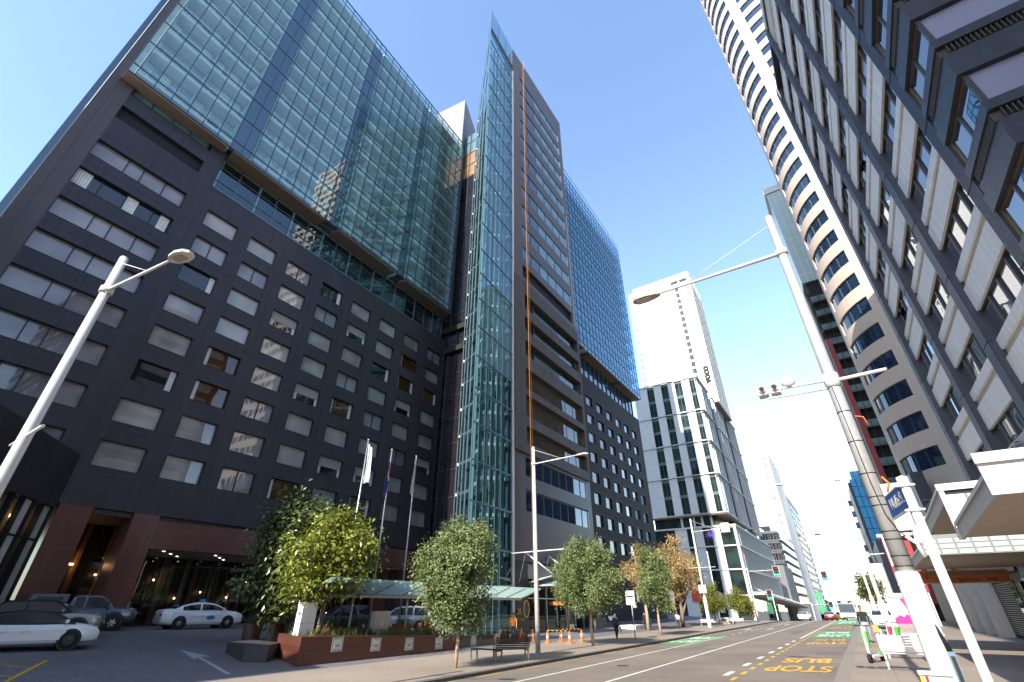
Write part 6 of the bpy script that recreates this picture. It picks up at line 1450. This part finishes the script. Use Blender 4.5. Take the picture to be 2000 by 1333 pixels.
# ------------------------------------------------------------------ trees
def leaves(blobs,n,size,seed,droop=.2,shell=.55,nclump=None):
    """leaf sized faces gathered in clumps through the crown's volume; returns verts, faces"""
    rg=np.random.RandomState(seed); sub=[]
    for (x,y,z,a,c,e) in blobs:
        for i in range(9):
            d=rg.normal(size=3); d/=np.linalg.norm(d); k=.30+.22*rg.rand(); q=.72+.25*rg.rand(); sub.append((x+d[0]*a*q,y+d[1]*c*q,z+d[2]*e*q,a*k,c*k,e*k))
        sub.append((x,y,z,a*.75,c*.75,e*.75))
    bl=np.array(sub,float); vol=bl[:,3]*bl[:,4]*bl[:,5]; pr=vol**.75; pr/=pr.sum()
    nc=nclump or max(30,n//26); ci=rg.choice(len(bl),nc,p=pr)
    d=rg.normal(size=(nc,3)); d/=np.linalg.norm(d,axis=1)[:,None]; rad=(shell+(1-shell)*rg.rand(nc)**.6)*(1+.10*rg.normal(size=nc))
    cc=bl[ci,:3]+d*rad[:,None]*bl[ci,3:6]; nrm=d*np.array([1,1,1.])+np.array([0,0,.45])
    li=rg.randint(0,nc,n); cr=size*2.1
    off=rg.normal(size=(n,3))*cr*.62; P=cc[li]+off
    N_=nrm[li]+rg.normal(size=(n,3))*.55; N_/=np.linalg.norm(N_,axis=1)[:,None]
    A=rg.normal(size=(n,3))+off*1.5/cr; A-= (A*N_).sum(1)[:,None]*N_; A/=np.linalg.norm(A,axis=1)[:,None]; B=np.cross(N_,A)
    L=(size*(.7+.6*rg.rand(n)))[:,None]; Wd=L*.5
    v=np.stack([P-A*L*.5,P+B*Wd*.5+N_*L*.06,P+A*L*.5-np.array([0,0,droop])*L*.4,P-B*Wd*.5+N_*L*.06],1).reshape(-1,3)
    return v,np.arange(4*n).reshape(-1,4)
def tree(name,label,loc,trunk,limbs,blobs,n,size,ml,mb,seed,group=None,rz=0,droop=.2,shell=.55,nclump=None):
    t=thing(name,label,'tree',loc,rz,group)
    b=MB(); rg=random.Random(seed)
    b.tube(trunk[0],trunk[1],9)
    for l in limbs: b.tube(l[0],l[1],6)
    b.build('trunk',mb,t)
    v,f=leaves(blobs,n,size,seed,droop,shell,nclump); me=bpy.data.meshes.new('crown'); me.from_pydata(v.tolist(),[],f.tolist()); me.materials.append(ml); me.update()
    o=bpy.data.objects.new('crown',me); col.objects.link(o); o.parent=t; return t
def limbset(base,blobs,seed,k=2,r=.06):
    rg=random.Random(seed); out=[]
    for (x,y,z,a,c,e) in blobs:
        for i in range(k):
            q=(x+rg.uniform(-.5,.5)*a,y+rg.uniform(-.5,.5)*c,z+rg.uniform(-.1,.6)*e); m=tuple((base[j]*.55+q[j]*.45)+rg.uniform(-.12,.12) for j in range(3)); out.append(([base,m,q],[r,r*.6,r*.2]))
    return out
L_poh=leafmat('grey_green_leaf',(.065,.10,.028),(.25,.30,.11),.22,.5); L_mag=leafmat('glossy_leaf',(.05,.085,.012),(.30,.32,.04),.25,.3,1.2); L_magd=leafmat('glossy_shaded_leaf',(.03,.055,.017),(.13,.15,.035),.2,.3,1.2)  # darker magnolia copy puts the back tree's shade into its leaf colour
L_aut=leafmat('autumn_leaf',(.33,.20,.075),(.52,.40,.16),.3,.6,.5); L_sh=leafmat('yellow_green_leaf',(.07,.10,.012),(.25,.25,.03),.25,.5,.8); L_far=leafmat('street_tree_leaf',(.035,.06,.015),(.13,.15,.04),.25,.5,.8)
GP='street trees along the left kerb'
bl=[(0,0,4.3,1.45,1.5,1.15),(.4,.7,3.6,1.2,1.1,.9),(-.4,-.8,3.7,1.2,1.15,.9),(.0,.0,5.1,.8,.8,.65),(.35,.9,4.9,.7,.6,.6),(-.1,-.6,2.35,1.2,1.3,.85),(-.2,.5,1.95,.9,.9,.7),(.1,-1.2,2.9,.7,.7,.7),(.1,1.35,2.3,.5,.6,.5)]
tree('street_tree','grey green street tree with a notched two tier crown nearest the camera',(-14.8,17.9,-.47),([(0,0,0),(.03,.05,1.0),(-.03,-.02,2.2),(.05,.03,3.6)],[.085,.07,.06,.04]),limbset((0,0,2.0),bl,3,2,.05),bl,27000,.135,L_poh,M_barkp,31,GP)
bl=[(0,0,4.3,1.75,2.0,1.5),(.2,1.1,3.4,1.4,1.3,1.2),(-.2,-1.2,3.5,1.4,1.3,1.2),(.1,.3,5.6,1.2,1.2,.9),(-.1,-1.0,5.2,.9,.9,.8),(.1,.2,2.6,1.5,1.7,.9),(.3,1.9,3.9,.7,.7,.9)]
tree('street_tree','second grey green street tree between the cones and the man in navy',(-15.3,32.4,-.47),([(0,0,0),(-.04,.06,1.0),(.03,0,2.2),(0,.05,3.8)],[.12,.095,.08,.05]),[([(0,0,1.45),(.25,.3,2.1),(.4,.8,3.0)],[.06,.05,.03])]+limbset((0,0,1.9),bl,5,2,.05),bl,27000,.15,L_poh,M_barkp,37,GP,R(80))
bl=[(0,0,5.0,1.5,1.6,1.5),(.2,.9,4.0,1.2,1.2,1.2),(-.2,-.9,4.1,1.3,1.2,1.2),(.1,.1,6.2,1.0,1.0,.9),(0,.2,2.9,1.5,1.5,1.0),(.1,-.7,5.8,.8,.8,.7)]
tree('street_tree','third grey green street tree standing in front of the autumn trees',(-15.4,46.4,-.47),([(0,0,0),(.04,.02,1.1),(0,.05,2.4),(0,0,4)],[.12,.1,.08,.05]),limbset((0,0,2.0),bl,7,2,.05),bl,17000,.17,L_poh,M_barkp,41,GP,R(200))
bl=[(0,0,4.9,1.75,1.8,1.35),(.3,.9,4.1,1.4,1.4,1.2),(-.1,-.9,4.3,1.4,1.4,1.2),(.5,-.2,3.4,1.4,1.6,.9),(.0,.2,5.9,1.0,1.0,.7),(.3,1.5,4.0,.8,.8,.9),(.4,-1.5,3.0,.8,.9,.8)]
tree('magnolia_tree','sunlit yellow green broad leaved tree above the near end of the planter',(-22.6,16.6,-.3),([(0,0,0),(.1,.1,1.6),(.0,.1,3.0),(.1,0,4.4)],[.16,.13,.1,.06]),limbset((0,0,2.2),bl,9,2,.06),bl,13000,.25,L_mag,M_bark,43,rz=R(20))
bl=[(0,0,5.8,1.9,2.0,1.7),(.2,1.0,4.7,1.7,1.7,1.4),(-.2,-1.0,4.6,1.8,1.8,1.5),(.0,.2,7.3,1.2,1.2,1.0),(.1,-.3,3.2,1.9,2.1,1.2),(.4,1.3,6.3,1.2,1.2,1.0),(.2,-.8,2.2,1.3,1.4,.9)]
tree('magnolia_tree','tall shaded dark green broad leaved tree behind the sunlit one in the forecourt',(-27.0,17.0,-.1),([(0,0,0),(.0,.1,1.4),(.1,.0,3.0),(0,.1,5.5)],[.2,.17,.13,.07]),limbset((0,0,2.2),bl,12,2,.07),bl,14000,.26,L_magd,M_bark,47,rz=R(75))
GA='autumn trees on the left footpath'
bl=[(0,0,6.2,2.1,2.3,1.6),(.4,1.6,5.6,1.6,1.7,1.2),(-.3,-1.5,5.4,1.7,1.6,1.3),(.2,0,7.4,1.3,1.3,.8),(0,.6,4.1,1.3,1.5,1.0)]
tree('autumn_tree','golden leaved autumn tree with bare pinkish branches beside the second street tree',(-19.9,56,-.49),([(0,0,0),(.05,.05,1.6),(-.05,0,3.2),(0,.1,5)],[.2,.16,.12,.06]),limbset((0,0,2.2),bl,15,5,.07),bl,5200,.2,L_aut,M_barkp,51,GA,shell=.35)
bl=[(0,0,7.6,2.8,2.9,1.7),(.8,2.2,6.6,2.1,2.2,1.5),(-.4,-1.9,6.8,2.0,2.0,1.5),(1.6,.3,6.2,2.0,1.8,1.5),(.2,.3,9.3,1.6,1.6,1.2),(.4,.4,5.0,2.2,2.2,1.3),(1.9,1.2,4.6,1.2,1.2,1.0),(1.0,2.5,5.0,1.3,1.3,1.0)]
tree('autumn_tree','larger golden autumn tree in front of the striped office by the ornamented light post',(-19.6,68,-.49),([(0,0,0),(.1,.1,2),(-.1,0,4),(0,.1,6.5)],[.26,.2,.15,.07]),[([(0,0,.9),(.5,.3,2.2),(1.1,.8,4)],[.16,.12,.05])]+limbset((0,0,2.4),bl,18,5,.09),bl,9000,.23,L_aut,M_bark,53,GA,shell=.35)
GS='small green trees at the far end of the left footpath'
bl=[(0,0,3.4,1.4,1.5,1.2),(.3,.9,2.6,1.2,1.2,1.0),(-.2,-.9,2.6,1.2,1.2,1.0),(.1,0,4.6,.9,.9,.8)]
tree('small_tree','left one of the two low yellow green trees beyond the white post',(-19.0,83,-.5),([(0,0,0),(0,.05,1.5),(0,0,3)],[.1,.09,.05]),limbset((0,0,1.2),bl,21,2,.04),bl,5200,.24,L_sh,M_bark,57,GS,droop=.9)
bl=[(0,0,2.9,1.7,1.7,1.1),(.6,1.2,2.2,1.2,1.2,.9),(-.2,-1.2,2.4,1.3,1.3,1.0),(.2,.2,3.9,1.0,1.1,.8),(1.2,.5,1.9,.8,.8,.7)]
tree('small_tree','right one of the two low yellow green trees, next to the traffic lights',(-16.7,90,-.5),([(0,0,0),(0,.05,1.4),(0,0,2.6)],[.1,.09,.05]),limbset((0,0,1.2),bl,23,2,.04),bl,5200,.24,L_sh,M_bark,59,GS,droop=.9)
bl=[(0,0,4.2,1.5,1.6,1.2),(.3,.5,3.2,1.5,1.4,1.1),(-.3,-.4,3.4,1.3,1.4,1.1),(.0,0,5.0,1.0,1.0,.7),(.9,0,2.6,1.0,1.0,.8)]
tree('street_tree','dark green street tree on the right footpath behind the slim lamp posts',(1.2,80,-.05),([(0,0,0),(0,.05,1.3),(0,0,3)],[.11,.09,.05]),limbset((0,0,1.4),bl,25,2,.04),bl,5600,.22,L_far,M_bark,61)
# low planting on the striped office terrace
b=MB(); rnd=random.Random(5)
for i in range(26): grass(b,-23.2+rnd.random()*1.8,119.9+rnd.random(),18.0,.4,1.0,12,rnd)
tag(stuff(b.build('terrace_plants',L_sh)),'small green plants on the terrace of the striped office block','plants')
# unseen stepped block added outside the frame: it keeps the forecourt in shade
t=thing('shade_block','unseen stepped block added behind the camera on the left to shade the forecourt','building',(-26,-6,0))
b=MB(); b.box(-30,-40,-1,0,0,25,0); b.box(0.01,-34,-1,6.4,0,13.8,0); b.build('wall',[M_wcon],t)
b=MB()
for k in range(3):
    b.box(.02,-39,13+k*3.6,.12,-1,15+k*3.6,0)
b.build('window_band',P_navy,t)

t=thing('shade_block','unseen tall slab added behind the camera on the right to shade the corner','building',(6.8,-2,0))  # unseen slab added so the pier building's corner face falls in shade
MB().box(0,-36,-1,34,0,70).build('wall',mat('shade_block_grey',(.45,.44,.43),.7,.1,1),t)
